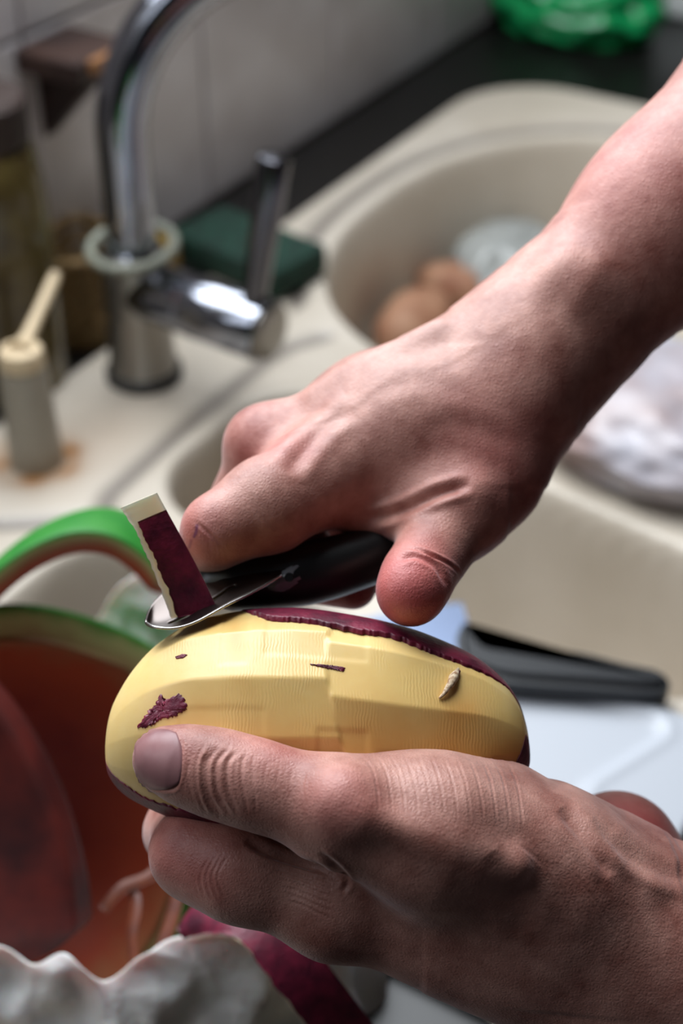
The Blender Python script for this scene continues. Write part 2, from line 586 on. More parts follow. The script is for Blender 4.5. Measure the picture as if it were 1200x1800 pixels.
gs = np.arange(-702, 648, 2.4); gt = np.arange(-54, 473, 2.4)
Sg, Tg = np.meshgrid(gs, gt, indexing='ij')
out, A, B, Cc, D, pl = sink_fields(Sg, Tg)
Zg = np.zeros_like(Sg)
Zg = np.minimum(Zg, bowl(A, 140, 20)); Zg = np.minimum(Zg, bowl(B, 175, 18)); Zg = np.minimum(Zg, bowl(Cc, 160, 18))
for _ in range(2):
    Zg[1:-1] = (Zg[:-2] + 2 * Zg[1:-1] + Zg[2:]) / 4
    Zg[:, 1:-1] = (Zg[:, :-2] + 2 * Zg[:, 1:-1] + Zg[:, 2:]) / 4
Zg += -5 * sstep(0, -10, D)
gr1 = line_d(Sg, Tg, [(-200, -15), (-180, 25), (-150, 66), (-138, 72), (-120, 64), (-40, 60), (60, 60), (88, 64), (112, 78)])
gA = np.abs(A - 24) + np.where((Tg > 200) | ((Sg < 170) & (Tg > 40)), 100, 0)
gd = np.minimum(gr1, gA * 0.8)
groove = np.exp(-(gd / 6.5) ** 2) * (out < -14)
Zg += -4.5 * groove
Zg += -9 * sstep(-9, 0, out) ** 2
keep = out < 0.5
stain_shade = np.exp(-((np.hypot(Sg + 117, Tg - 3) - 20) / 11) ** 2) * 0.75
stain_shade *= 0.6 + 0.4 * np.sin(Sg * 0.15) * np.cos(Tg * 0.2)
stain_shade += 0.18 * np.exp(-((Sg + 90) / 60) ** 2 - ((Tg - 20) / 30) ** 2)
idx = -np.ones(Sg.shape, int)
idx[keep] = np.arange(keep.sum())
Ps = O0[None, :] + Sg[keep][:, None] * SV / 1000 + Tg[keep][:, None] * TV / 1000
V = np.concatenate([Ps, (SINK_Z + Zg[keep] / 1000)[:, None]], 1)
q = np.stack([idx[:-1, :-1], idx[:-1, 1:], idx[1:, 1:], idx[1:, :-1]], -1).reshape(-1, 4)
q = q[(q >= 0).all(1)]
sink = mesh_obj('kitchen_sink', V, q, M['sink'], attr={'stain_shade': np.stack([np.clip(stain_shade * 1.2, 0, 1)[keep], groove[keep] * 0.8, stain_shade[keep] * 0], -1)})  # red channel holds the stain, green the painted groove shade
tag(sink, 'beige composite kitchen sink with several bowls set into the black worktop', 'sink')
sm = sink.modifiers.new('thick', 'SOLIDIFY'); sm.thickness = 0.006; sm.offset = -1

# ------------------------------------------------------------------ tap
tap = empty('kitchen_tap', W(0, 0, 0))
tag(tap, 'chrome kitchen tap with tall curved spout and side lever', 'tap')
lathe('base_ring', W(0, 0, 0), Z3, [(25, 0), (26.5, 1.5), (26.5, 7), (24, 9)], M['dark_rubber'], tap)
lathe('body', W(0, 0, 8), Z3, [(23.5, 0), (23, 1), (21.5, 40), (21.5, 84), (20, 88), (16, 90)], M['satin'], tap)
# horizontal valve housing
a0 = W(0, 0, 70)
a1 = G(474, 584, 70)
axv = (a1 - a0); axl = axv.length * 1000; axn = axv.normalized()
lathe('valve_housing', a0 - axn * 0.012, axn, [(14, 0), (19, 1.5), (20, 3), (20, axl * 0.53), (19, axl * 0.54), (19, axl * 0.56), (20.5, axl * 0.57), (20.5, axl + 9), (19.5, axl + 11)], M['chrome'], tap)
lathe('end_cap', a0 + axn * (axl - 1) / 1000, axn, [(18.5, 0), (18.5, 1.5), (17, 2.6), (8, 3.0)], M['satin'], tap)
l0 = a0 + axn * (axl - 12) / 1000 + Z3 * 0.016
lev = (Z3 * 1.0 + Vector((0.16, 0.02, 0))).normalized()
lathe('lever', l0, lev, [(7, 0), (7.5, 2), (10, 70), (10.5, 96), (9.5, 99), (7, 100)], M['dark_chrome'], tap)
pts = [W(0, 0, 92)] + [W(0, 0, z) for z in np.linspace(96, 172, 6)]
sd = Vector((0.93, 0.25, 0)).normalized()
Rb = 105
for a in np.linspace(0.06, math.pi * 0.49, 20):
    pts.append(W(0, 0, 172) + sd * (Rb * (1 - math.cos(a)) / 1000) + Z3 * (Rb * math.sin(a) / 1000))
for k in range(1, 7): pts.append(W(0, 0, 172 + Rb + 1.5 * k) + sd * ((Rb + 26 * k) / 1000))
for k in range(1, 6):
    a = k / 5 * math.pi / 2
    pts.append(W(0, 0, 172 + Rb + 9 - 18 * (1 - math.cos(a))) + sd * ((Rb + 156 + 18 * math.sin(a)) / 1000))
tube('spout', pts, 16.6, M['chrome'], tap, 32)
lathe('spout_collar', W(0, 0, 88), Z3, [(17, 0), (19, 1), (19, 10), (17, 12)], M['chrome'], tap)
ringp = [W(27.5 * math.cos(a), 27.5 * math.sin(a), 99 + 3 * math.cos(a)) for a in np.linspace(0, 2 * math.pi, 49)[:-1]]
o = tube('plastic_ring', ringp, 3.5, M['ring'], None, 12, True)
tag(o, 'off-white plastic ring hung around the neck of the chrome tap', 'ring')

# ------------------------------------------------------------------ soap dispenser
sd0 = W(-117, 3, 0)
soap = empty('soap_dispenser', sd0)
tag(soap, 'grey and cream built-in soap dispenser with long nozzle at left of tap', 'dispenser')
lathe('body', sd0, Z3, [(17, -1), (17.5, 1), (16.5, 20), (14.5, 68), (14, 70)], M['soap_body'], soap)
lathe('cap', sd0 + Z3 * 0.07, Z3, [(12, 0), (13.8, 1), (13.8, 9), (12.5, 12), (5, 13)], M['soap_cap'], soap)
n0 = sd0 + Z3 * 0.079
n1 = G(99, 482, 96)
tube('nozzle', [n0, n0 * 0.93 + n1 * 0.07, n0 * 0.8 + n1 * 0.2, n0 * 0.5 + n1 * 0.5, n0 * 0.1 + n1 * 0.9, n1], [9, 6.5, 4.6, 3.9, 4.1, 3.6], M['soap_cap'], soap, 16)

# ------------------------------------------------------------------ scouring pad behind the tap
pc = (G(345, 405, 14) + G(530, 480, 14)) / 2
pd = (G(530, 480, 14) - G(345, 405, 14)); pl_ = pd.length * 1000; pdn = pd.normalized()
b2 = box_bm(pc, pdn, Z3.cross(pdn), Z3, pl_, 62, 24, 4, 2)
bmesh.ops.subdivide_edges(b2, edges=b2.edges[:], cuts=3, use_grid_fill=True)
o = bm_obj('scouring_pad', b2, M['green_pad'], None, True)
tag(o, 'dark green scouring pad lying on the sink behind the tap lever', 'scouring pad')


# ------------------------------------------------------------------ left clutter on the worktop
def wall_pt(px, py, t=-120):
    """point of the vertical plane t mm from the tap seen at a pixel"""
    x = (px - 600) / FPX; y = -(py - 900) / FPX
    d = np.array([x, CT + y * ST, -ST + y * CT])
    n = np.array([TV[0], TV[1], 0]); p0 = np.array(W(0, t, 0))
    k = (p0 - CAM).dot(n) / d.dot(n)
    return Vector(CAM + d * k)


# wall shelf with bracket
shp = wall_pt(60, 95, -129); shp2 = wall_pt(185, 30, -129)
zs = (shp.z + shp2.z) / 2
sa = (shp - Vector((O0[0], O0[1], 0))).dot(S3) * 1000; sb = (shp2 - Vector((O0[0], O0[1], 0))).dot(S3) * 1000
shelf = empty('wall_shelf', W(sa, -129, (zs - SINK_Z) * 1000))
tag(shelf, 'dark wooden shelf with pointed bracket fixed to the tiled wall', 'shelf')
hz = (zs - SINK_Z) * 1000
bm_obj('board', box_bm(W((sa + sb) / 2 - 30, -101, hz), S3, T3, Z3, abs(sb - sa) - 20, 56, 16, 2, 1), M['dark_wood'], shelf)
bm_obj('lit_strip', box_bm(W((sa + sb) / 2 - 30, -71, hz + 3), S3, T3, Z3, abs(sb - sa) - 40, 6, 10, 1, 1), M['lit_wood'], shelf)
tri = bmesh.new()
vs = []
for ds in (0, 14):
    vs.append([tri.verts.new(W(sa + ds, -129, hz - 8)), tri.verts.new(W(sa + ds, -76, hz - 8)), tri.verts.new(W(sa + ds, -129, hz - 62))])
tri.faces.new(vs[0]); tri.faces.new(vs[1][::-1])
for i in range(3): tri.faces.new([vs[0][i], vs[0][(i + 1) % 3], vs[1][(i + 1) % 3], vs[1][i]])
bm_obj('bracket', tri, M['dark_wood'], shelf)

jb = W(-46, -78, -6.9)
jar = empty('storage_jar', jb)
tag(jar, 'tall olive brown glass jar with dark lid against the wall', 'jar')
lathe('body', jb, Z3, [(30, 0), (36, 3), (38, 10), (39, 60), (38, 150), (34, 172), (29, 180)], M['olive_glass'], jar)
lathe('lid', jb + Z3 * 0.178, Z3, [(32, 0), (33, 2), (33, 26), (30, 29)], M['brown_box'], jar)

bb = W(38, -82, -6.9)
bk = empty('cane_basket', bb)
tag(bk, 'small brown cane basket on the worktop left of the tap', 'basket')
for k in range(7):
    z = 4 + k * 11; r = 28 + k * 1.6
    rp_ = [bb + S3 * (r * 1.0 * math.cos(a) / 1000) + T3 * (r * 0.85 * math.sin(a) / 1000) + Z3 * ((z + 2 * math.sin(6 * a + k)) / 1000) for a in np.linspace(0, 2 * math.pi, 37)[:-1]]
    tube('hoop', rp_, 4.2, M['basket'], bk, 8, True)
for k in range(12):
    a = 2 * math.pi * k / 12
    tube('stake', [bb + (S3 * math.cos(a) * (28 + q_ * 10) + T3 * math.sin(a) * (24 + q_ * 8)) / 1000 + Z3 * (q_ * 76 / 1000) for q_ in (0, 0.5, 1)], 3.0, M['basket'], bk, 8)
lathe('bottom', bb, Z3, [(28, 0), (29, 1), (29, 4), (27, 5)], M['basket'], bk)

b2 = box_bm(W(108, -88, 15), S3, T3, Z3, 50, 50, 43, 5, 2)
o = bm_obj('sponge', b2, M['sponge'], None, True)
tag(o, 'mustard yellow sponge standing on the worktop behind the tap', 'sponge')

# ================================================================== implicit surfaces for the hands
def cone(a, b, ra, rb):
    return ('c', np.array(a, float), np.array(b, float), ra, rb)


def ell(c, r, R=None):
    return ('e', np.array(c, float), np.array(r, float), np.eye(3) if R is None else R)


def prim_d(p, P):
    if p[0] == 'c':
        _, a, b, ra, rb = p
        ab = b - a
        h = np.clip(((P - a) @ ab) / ab.dot(ab), 0, 1)
        h2 = h
        return np.linalg.norm(P - a - h[..., None] * ab, axis=-1) - (ra + (rb - ra) * h2)
    _, c, r, R = p
    q = (P - c) @ R
    k0 = np.linalg.norm(q / r, axis=-1); k1 = np.linalg.norm(q / (r * r), axis=-1)
    return k0 * (k0 - 1) / np.maximum(k1, 1e-9)


def prim_box(p):
    if p[0] == 'c':
        lo = np.minimum(p[1] - p[3], p[2] - p[4]); hi = np.maximum(p[1] + p[3], p[2] + p[4])
        return lo, hi
    m_ = p[2].max()
    return p[1] - m_, p[1] + m_


def smin(a, b, k):
    h = np.maximum(k - np.abs(a - b), 0) / k
    return np.minimum(a, b) - h * h * k * 0.25


def smax(a, b, k):
    return -smin(-a, -b, k)


def sdf(groups, P):
    """groups: list of (k_inside, k_join, prims); prims in a group blend with k_inside, the group joins the rest with k_join"""
    out = None
    for ki, kj, prims in groups:
        g = None
        for p in prims:
            d = prim_d(p, P)
            g = d if g is None else smin(g, d, ki)
        out = g if out is None else smin(out, g, kj)
    return out


def sdf_grid(groups, h, pad=4.0):
    lo = np.min([prim_box(p)[0] for g in groups for p in g[2]], 0) - pad
    hi = np.max([prim_box(p)[1] for g in groups for p in g[2]], 0) + pad
    n = np.ceil((hi - lo) / h).astype(int) + 1
    D = np.full(n, 30.0, np.float32)
    ax = [lo[i] + h * np.arange(n[i]) for i in range(3)]

    def sub(l, u):
        i0 = np.maximum(((l - lo) / h).astype(int), 0); i1 = np.minimum(((u - lo) / h).astype(int) + 2, n)
        return tuple(slice(i0[i], i1[i]) for i in range(3))

    for ki, kj, prims in groups:
        gl = np.min([prim_box(p)[0] for p in prims], 0) - 14; gu = np.max([prim_box(p)[1] for p in prims], 0) + 14
        sg = sub(gl, gu)
        Gd = np.full([s.stop - s.start for s in sg], 30.0, np.float32)
        for p in prims:
            l, u = prim_box(p)
            sp_ = sub(l - 14, u + 14)
            X, Y, Z = np.meshgrid(ax[0][sp_[0]], ax[1][sp_[1]], ax[2][sp_[2]], indexing='ij')
            P = np.stack([X, Y, Z], -1)
            d = prim_d(p, P).astype(np.float32)
            loc = tuple(slice(sp_[i].start - sg[i].start, sp_[i].stop - sg[i].start) for i in range(3))
            Gd[loc] = smin(Gd[loc], d, ki)
        D[sg] = smin(D[sg], Gd, kj)
    return lo, D


def surface_nets(lo, D, h):
    ins = D < 0
    c = np.zeros(np.array(D.shape) - 1, np.int8)
    for i in (0, 1):
        for j in (0, 1):
            for k in (0, 1):
                c += ins[i:i + c.shape[0], j:j + c.shape[1], k:k + c.shape[2]]
    act = (c > 0) & (c < 8)
    cells = np.argwhere(act)
    idx = -np.ones(c.shape, np.int64); idx[act] = np.arange(len(cells))
    acc = np.zeros((len(cells), 3)); cnt = np.zeros(len(cells))
    corners = [(i, j, k) for i in (0, 1) for j in (0, 1) for k in (0, 1)]
    for a in corners:
        for b in corners:
            if sum(np.subtract(b, a)) == 1 and all(y >= x for x, y in zip(a, b)):
                da = D[cells[:, 0] + a[0], cells[:, 1] + a[1], cells[:, 2] + a[2]]
                db = D[cells[:, 0] + b[0], cells[:, 1] + b[1], cells[:, 2] + b[2]]
                m_ = (da < 0) != (db < 0)
                t = da[m_] / (da[m_] - db[m_])
                acc[m_] += np.array(a) + t[:, None] * (np.array(b) - np.array(a)); cnt[m_] += 1
    V = lo + h * (cells + acc / cnt[:, None])
    F = []
    for ax in range(3):
        sl0 = [slice(None)] * 3; sl1 = [slice(None)] * 3
        sl0[ax] = slice(0, -1); sl1[ax] = slice(1, None)
        ch = ins[tuple(sl0)] != ins[tuple(sl1)]
        e = np.argwhere(ch)
        u, v = (ax + 1) % 3, (ax + 2) % 3
        ok = (e[:, u] > 0) & (e[:, v] > 0) & (e[:, u] < D.shape[u] - 1) & (e[:, v] < D.shape[v] - 1)
        e = e[ok]

        def cell(du, dv):
            q_ = e.copy(); q_[:, u] += du; q_[:, v] += dv
            return idx[q_[:, 0], q_[:, 1], q_[:, 2]]
        quad = np.stack([cell(-1, -1), cell(0, -1), cell(0, 0), cell(-1, 0)], -1)
        flip = ~ins[e[:, 0], e[:, 1], e[:, 2]]
        quad[flip] = quad[flip][:, ::-1]
        F.append(quad)
    return V, np.concatenate(F)


def edges_of(F):
    e = np.concatenate([F[:, [0, 1]], F[:, [1, 2]], F[:, [2, 3]], F[:, [3, 0]]])
    e.sort(1)
    return np.unique(e, axis=0)


def relax(V, E, it, lam=0.5):
    n = len(V)
    cnt = np.bincount(E.ravel(), minlength=n).astype(float)[:, None]
    for k in range(it):
        acc = np.stack([np.bincount(E[:, 0], V[E[:, 1], c], n) + np.bincount(E[:, 1], V[E[:, 0], c], n) for c in range(3)], -1)
        V = V + lam * (acc / cnt - V)
    return V


def subdivide(V, F):
    e = np.concatenate([F[:, [0, 1]], F[:, [1, 2]], F[:, [2, 3]], F[:, [3, 0]]])
    es = np.sort(e, 1)
    u, inv = np.unique(es[:, 0] * (len(V) + 1) + es[:, 1], return_inverse=True)
    ea = u // (len(V) + 1); eb = u % (len(V) + 1)
    n = len(V); m_ = len(F)
    Ve = (V[ea] + V[eb]) / 2; Vf = V[F].mean(1)
    i4 = inv.reshape(4, m_)
    ef = n + i4; cf = n + len(u) + np.arange(m_)
    q_ = [np.stack([F[:, k], ef[k], cf, ef[k - 1]], -1) for k in range(4)]
    return np.concatenate([V, Ve, Vf]), np.concatenate(q_)


def normals(V, F):
    a = V[F[:, 2]] - V[F[:, 0]]; b = V[F[:, 3]] - V[F[:, 1]]
    fn = np.cross(a, b)
    N = np.zeros_like(V)
    for k in range(4):
        for c in range(3): N[:, c] += np.bincount(F[:, k], fn[:, c], len(V))
    return N / np.maximum(np.linalg.norm(N, axis=1), 1e-12)[:, None]


def to_px(P):
    return np.stack([600 + P[:, 0] / P[:, 2] * FPX, 900 - P[:, 1] / P[:, 2] * FPX], -1)


def r_(px, d):
    return px * d / FPX


def pc(ax, ay, ad, ar, bx, by, bd, br):
    """tapered capsule from pixel centre, depth mm and radius in pixels"""
    return cone(C(ax, ay, ad), C(bx, by, bd), r_(ar, ad), r_(br, bd))


def polydist(q, pts):
    d = np.full(len(q), 1e9); u = np.zeros(len(q))
    pts = np.asarray(pts, float)
    for i in range(len(pts) - 1):
        a, b = pts[i], pts[i + 1]; e = b - a
        h = np.clip(((q - a) @ e) / e.dot(e), 0, 1)
        dd = np.linalg.norm(q - a - h[:, None] * e, axis=1)
        m_ = dd < d
        d[m_] = dd[m_]; u[m_] = (i + h[m_]) / (len(pts) - 1)
    return d, u


def make_hand(name, groups, h, creases, tints, label, parent, pales=(), stains=()):
    lo, D = sdf_grid(groups, h)
    # flesh gives way where it presses on the potato
    ax_ = [lo[i] + h * np.arange(D.shape[i]) for i in range(3)]
    rx_ = np.interp(ax_[0], cx[:, 0], HR[:, 0], 0, 0); yx_ = np.interp(ax_[0], cx[:, 0], cy[:, 0])
    dp = (np.sqrt((ax_[1][None, :, None] - yx_[:, None, None]) ** 2 + ((ax_[2][None, None, :] - PD) / DR) ** 2) - rx_[:, None, None]) * 0.93
    dp = np.where(rx_[:, None, None] > 0.5, dp, 20.0).astype(np.float32)
    D = smax(D, -(dp + 0.7), 1.5)
    V, F = surface_nets(lo, D, h)
    V = relax(V, edges_of(F), 3)
    V, F = subdivide(V, F)
    V = relax(V, edges_of(F), 2, 0.6)
    # camera space is (x, y, depth): mirrored with respect to x,y,z so flip the faces
    N = normals(V, F)
    # outward check
    g = sdf(groups, V[:200] + N[:200] * 0.5) - sdf(groups, V[:200] - N[:200] * 0.5)
    if g.mean() < 0:
        N = -N
    qx = to_px(V)
    facing = np.einsum('ij,ij->i', N, -V) > 0
    disp = np.zeros(len(V))
    for pts, width, depth, lift in creases:
        pts = np.asarray(pts, float)
        bb0 = pts.min(0) - 4 * width; bb1 = pts.max(0) + 4 * width
        m_ = facing & (qx > bb0).all(1) & (qx < bb1).all(1)
        if not m_.any(): continue
        d, u = polydist(qx[m_], spline(pts, max(12, len(pts) * 6)) if len(pts) > 2 else pts)
        fade = np.clip(np.minimum(u, 1 - u) * 5, 0, 1)
        x = d / width
        disp[m_] += fade * (-depth * np.exp(-x * x) + lift * np.exp(-((x - 2.0) / 0.9) ** 2))
    V = V + N * disp[:, None]
    red = np.zeros(len(V)); pale = np.zeros(len(V))
    for (px, py, d_, rad, amt) in tints:
        c = C(px, py, d_)
        red = np.maximum(red, amt * np.exp(-(np.linalg.norm(V - c, axis=1) / r_(rad, d_)) ** 2))
    for (px, py, d_, rad, amt) in pales:
        c = C(px, py, d_)
        pale = np.maximum(pale, amt * np.exp(-(np.linalg.norm(V - c, axis=1) / r_(rad, d_)) ** 2))
    stn = np.zeros(len(V))
    for pts, w_, amt in stains:
        d, u = polydist(qx, np.array(pts, float))
        stn = np.maximum(stn, facing * amt * np.exp(-(d / w_) ** 2))
    Wv = cam2world(V)
    fw = F
    # orient faces outward in world space
    a = Wv[F[:500, 2]] - Wv[F[:500, 0]]; b = Wv[F[:500, 3]] - Wv[F[:500, 1]]
    fn = np.cross(a, b)
    Nw = cam2world(V + N) - Wv
    if (np.einsum('ij,ij->i', fn, Nw[F[:500, 0]]) < 0).mean() > 0.5: fw = F[:, ::-1]
    o = mesh_obj(name, Wv, fw, M['skin'], parent, attr={'tint': np.stack([red, pale, stn], -1)})
    o['label'] = label
    return o


def march(groups, px, d0, d1):
    """first hit of the implicit surface along pixel rays between two depths"""
    px = np.asarray(px, float)
    ray = np.stack([(px[:, 0] - 600) / FPX, -(px[:, 1] - 900) / FPX, np.ones(len(px))], -1)
    d = np.full(len(px), float(d0))
    for k in range(60):
        v = sdf(groups, ray * d[:, None])
        d = np.minimum(d + v * 0.8, d1)
    return ray * d[:, None]


def grad(groups, P):
    g = np.zeros_like(P)
    for i in range(3):
        e = np.zeros(3); e[i] = 0.3
        g[:, i] = sdf(groups, P + e) - sdf(groups, P - e)
    return g / np.linalg.norm(g, axis=1)[:, None]


# ================================================================== sweet potato
PD = 452.0            # depth of its long axis, mm from the lens
top_c = np.array([(186, 1322), (188, 1290), (194, 1255), (205, 1225), (232, 1180), (272, 1136), (330, 1097), (380, 1081), (430, 1072), (500, 1071), (560, 1075), (640, 1086), (700, 1100), (760, 1120), (830, 1152), (880, 1192), (908, 1230), (922, 1268), (929, 1305), (931, 1335)], float)
bot_c = np.array([(186, 1322), (190, 1350), (196, 1366), (212, 1386), (240, 1406), (300, 1432), (400, 1462), (500, 1478), (600, 1482), (700, 1474), (800, 1450), (860, 1424), (900, 1392), (920, 1364), (929, 1345), (931, 1335)], float)


def dense(c):
    s_ = spline(c, 600)
    o_ = np.argsort(s_[:, 0], kind='stable')
    return s_[o_]


tc_, bc_ = dense(top_c), dense(bot_c)
NU, NV = 300, 300
th_ = np.linspace(0, math.pi, NU)
xs = 558.5 - 372.3 * np.cos(th_)
yt = np.interp(xs, tc_[:, 0], tc_[:, 1]); yb = np.interp(xs, bc_[:, 0], bc_[:, 1])
yt[0] = yb[0] = 1322; yt[-1] = yb[-1] = 1335
yc = (yt + yb) / 2; hr = np.maximum((yb - yt) / 2, 0.02)
mm = PD / FPX
phi = np.linspace(-math.pi, math.pi, NV + 1)[:-1]     # 0 faces the camera, +90 deg is up
U, PH = np.meshgrid(np.arange(NU), phi, indexing='ij')
XS = xs[U]
HR = hr[U] * mm
# peel strokes: two runs of flat facets, meeting at a step
def poly_r(ph, centers, half):
    r = np.ones_like(ph)
    for c_, hw in zip(centers, half):
        d = np.angle(np.exp(1j * (ph - math.radians(c_))))
        r = np.minimum(r, np.where(np.abs(d) < math.radians(70), math.cos(math.radians(hw)) / np.maximum(np.cos(d), 0.3), 9))
    return r
wob = 2.0 * np.sin(XS / 90.0)
fa = poly_r(PH - np.radians(wob), (76, 46, 17, -12, -40, 108), (15, 15, 14.5, 14.5, 14, 16))
fb = poly_r(PH + np.radians(wob), (70, 38, 9, -20, -48, 100), (16, 15.5, 14.5, 14, 14, 15))
wA = 1 - sstep(598, 603, XS + 26 * np.sin(PH * 2.0))
front = sstep(240, 330, XS) * (1 - sstep(800, 900, XS))
fac = fa * wA + fb * (1 - wA)
# short second cuts
for (x0, x1, p0, p1, dep) in ((395, 440, 38, 80, 0.008), (560, 640, -24, 6, 0.012), (660, 790, -30, -4, 0.010), (330, 470, -16, 14, 0.006), (470, 640, 44, 80, 0.006)):
    fac = fac - dep * sstep(x0 - 3, x0 + 3, XS) * (1 - sstep(x1 - 3, x1 + 10, XS)) * sstep(math.radians(p0) - .04, math.radians(p0) + .02, PH) * (1 - sstep(math.radians(p1) - .02, math.radians(p1) + .04, PH))
rr_ = 1 + (fac - 1) * (0.25 + 0.75 * front)
lum = 1 + 0.010 * np.sin(XS / 60 + 3 * PH) + 0.008 * np.sin(XS / 31 - 2 * PH)
DR = 0.86
ey = np.sin(PH); ez = np.cos(PH)
cx = (XS - 600) * mm; cy = -(yc[U] - 900) * mm


def potato_pts(r):
    R_ = HR * lum ** 0.5 * r
    return np.stack([cx, cy + R_ * ey, PD - R_ * DR * ez], -1)


Pf = potato_pts(rr_)
qpx = to_px(Pf.reshape(-1, 3)).reshape(NU, NV, 2)
rng = np.random.RandomState(3)
jag = (0.5 * np.sin(XS / 7.0 + 5 * np.sin(XS / 23)) + 0.5 * np.sin(XS / 2.9)) * 0.035
deg = np.degrees(PH)
front_half = np.abs(PH) < 1.5
# colour of the flesh: deeper orange lower down, to the right and in patches, pale at the left end
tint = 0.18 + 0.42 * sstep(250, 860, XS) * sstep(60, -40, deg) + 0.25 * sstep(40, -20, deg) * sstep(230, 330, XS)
tint += 0.22 * np.exp(-((qpx[..., 0] - 415) / 16) ** 2 - ((qpx[..., 1] - 1120) / 40) ** 2)  # shadow streak painted into the flesh colour
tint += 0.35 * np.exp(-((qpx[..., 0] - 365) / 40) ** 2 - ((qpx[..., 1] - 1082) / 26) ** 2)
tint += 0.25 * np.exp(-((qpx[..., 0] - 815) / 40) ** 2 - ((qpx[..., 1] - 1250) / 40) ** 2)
rip = front * sstep(-50, -30, deg) * (1 - sstep(60, 80, deg))
Fp = grid_faces(NU, NV, True)
Wp = cam2world(Pf.reshape(-1, 3))
Fp = Fp[:, ::-1]
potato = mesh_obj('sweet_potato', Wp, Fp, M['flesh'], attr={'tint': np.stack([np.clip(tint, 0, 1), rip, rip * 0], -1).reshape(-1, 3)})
tag(potato, 'large half-peeled sweet potato with yellow flesh held between the two hands', 'sweet potato')


from mathutils.bvhtree import BVHTree
from mathutils.geometry import tessellate_polygon
pot_bvh = BVHTree.FromPolygons([tuple(p) for p in Wp], [tuple(int(q) for q in f) for f in Fp])


def on_potato(px, py, lift):
    """point of the potato's surface seen at a pixel, raised along the normal (mm)"""
    d = Vector(cam2world(C(px, py, 1000))) - Vector(CAM)
    h, nrm, _, _ = pot_bvh.ray_cast(Vector(CAM), d.normalized())
    if nrm.dot(d) > 0: nrm = -nrm
    return h + nrm * (lift / 1000)


# unpeeled skin: one sheet over the far side, from the top edge round to the underside
ks_ = np.arange(0, 3 * NU) / 3.0
ks_ = ks_[ks_ <= NU - 1]
xk = np.interp(ks_, np.arange(NU), xs)
jg = np.interp(xk, np.arange(180, 940, 4.0), rng.uniform(-1, 1, 190)) * 0.7 + 0.3 * np.sin(xk / 17.0)
lo_ = np.interp(xk, [186, 300, 405, 428, 470, 540, 640, 700, 760, 830, 868, 893, 908, 920, 931], [160, 150, 132, 88, 73, 69, 65, 66, 61, 62, 66, 72, 70, 62, 60]) + jg * np.interp(xk, [186, 420, 440, 931], [2, 3, 1.3, 1.3])
hi_ = np.interp(xk, [186, 200, 260, 320, 420, 700, 860, 888, 897, 905, 912, 919, 931], [-28, -36, -50, -52, -50, -56, -50, -44, -16, -6, 6, 30, 50]) + jg * 1.6
NK = 130
Vs = []
for k, q_ in enumerate(ks_):
    i0 = min(int(q_), NU - 2); f = q_ - i0
    yy = yc[i0] * (1 - f) + yc[i0 + 1] * f; rr3 = (hr[i0] * (1 - f) + hr[i0 + 1] * f) * mm; xx = (xk[k] - 600) * mm
    a0_, a1_ = math.radians(lo_[k]), math.radians(360 + hi_[k])
    w = np.linspace(0, 1, NK); w = 0.5 - 0.5 * np.cos(math.pi * w) * 0.7 - 0.3 * (0.5 - w) + 0 * w
    w = (w - w[0]) / (w[-1] - w[0])
    ph = a0_ + (a1_ - a0_) * w
    lum_ = 1 + 0.010 * np.sin(xk[k] / 60 + 3 * ph) + 0.008 * np.sin(xk[k] / 31 - 2 * ph)
    lift = np.full(NK, 0.32); lift[0] = lift[-1] = -1.2; lift[1] = lift[-2] = 0.12
    rad = rr3 * lum_ ** 0.5 + lift * min(1.0, rr3 / 3)
    Vs.append(np.stack([np.full(NK, xx), -(yy - 900) * mm + rad * np.sin(ph), PD - rad * DR * np.cos(ph)], -1))
Vs = np.array(Vs)
mesh_obj('skin', cam2world(Vs.reshape(-1, 3)), grid_faces(len(ks_), NK)[:, ::-1], M['peel'], potato)['label'] = 'unpeeled purple skin along the top and underside'


def scrap(pts, lift, rough, seed):
    P = np.array(pts, float); P = np.concatenate([P, P[:1]])
    L = np.concatenate([[0], np.cumsum(np.linalg.norm(np.diff(P, axis=0), axis=1))])
    n = 90
    u = np.linspace(0, L[-1], n + 1)[:-1]
    Q = np.stack([np.interp(u, L, P[:, 0]), np.interp(u, L, P[:, 1])], -1)
    c = Q.mean(0)
    rs = np.random.RandomState(seed)
    Q += rs.uniform(-rough, rough, Q.shape)
    V = []
    for f, l in ((1.06, -0.5), (1.0, lift), (0.8, lift * 1.1), (0.55, lift), (0.3, lift * 1.15), (0.05, lift)):
        for q_ in Q:
            V.append(on_potato(*(c + (q_ - c) * f), l)[:])
    return mesh_obj('skin_scrap', np.array(V), grid_faces(6, n, True), M['peel'], potato)


scrap([(243, 1279), (262, 1250), (274, 1238), (283, 1222), (291, 1230), (304, 1226), (315, 1218), (322, 1226), (328, 1244), (312, 1257), (280, 1266), (262, 1277)], 0.3, 2.2, 1)['label'] = 'leftover scrap of purple skin'
scrap([(545, 1168), (575, 1169), (606, 1174), (604, 1180), (580, 1176), (560, 1172)], 0.2, 1.0, 2)
scrap([(308, 1155), (321, 1150), (329, 1151), (322, 1157), (310, 1158)], 0.2, 0.6, 3)


def potato_surface(px, py):
    d2 = (qpx[..., 0] - px) ** 2 + (qpx[..., 1] - py) ** 2
    d2[~front_half] = 1e9
    i = np.unravel_index(np.argmin(d2), d2.shape)
    return Pf[i]


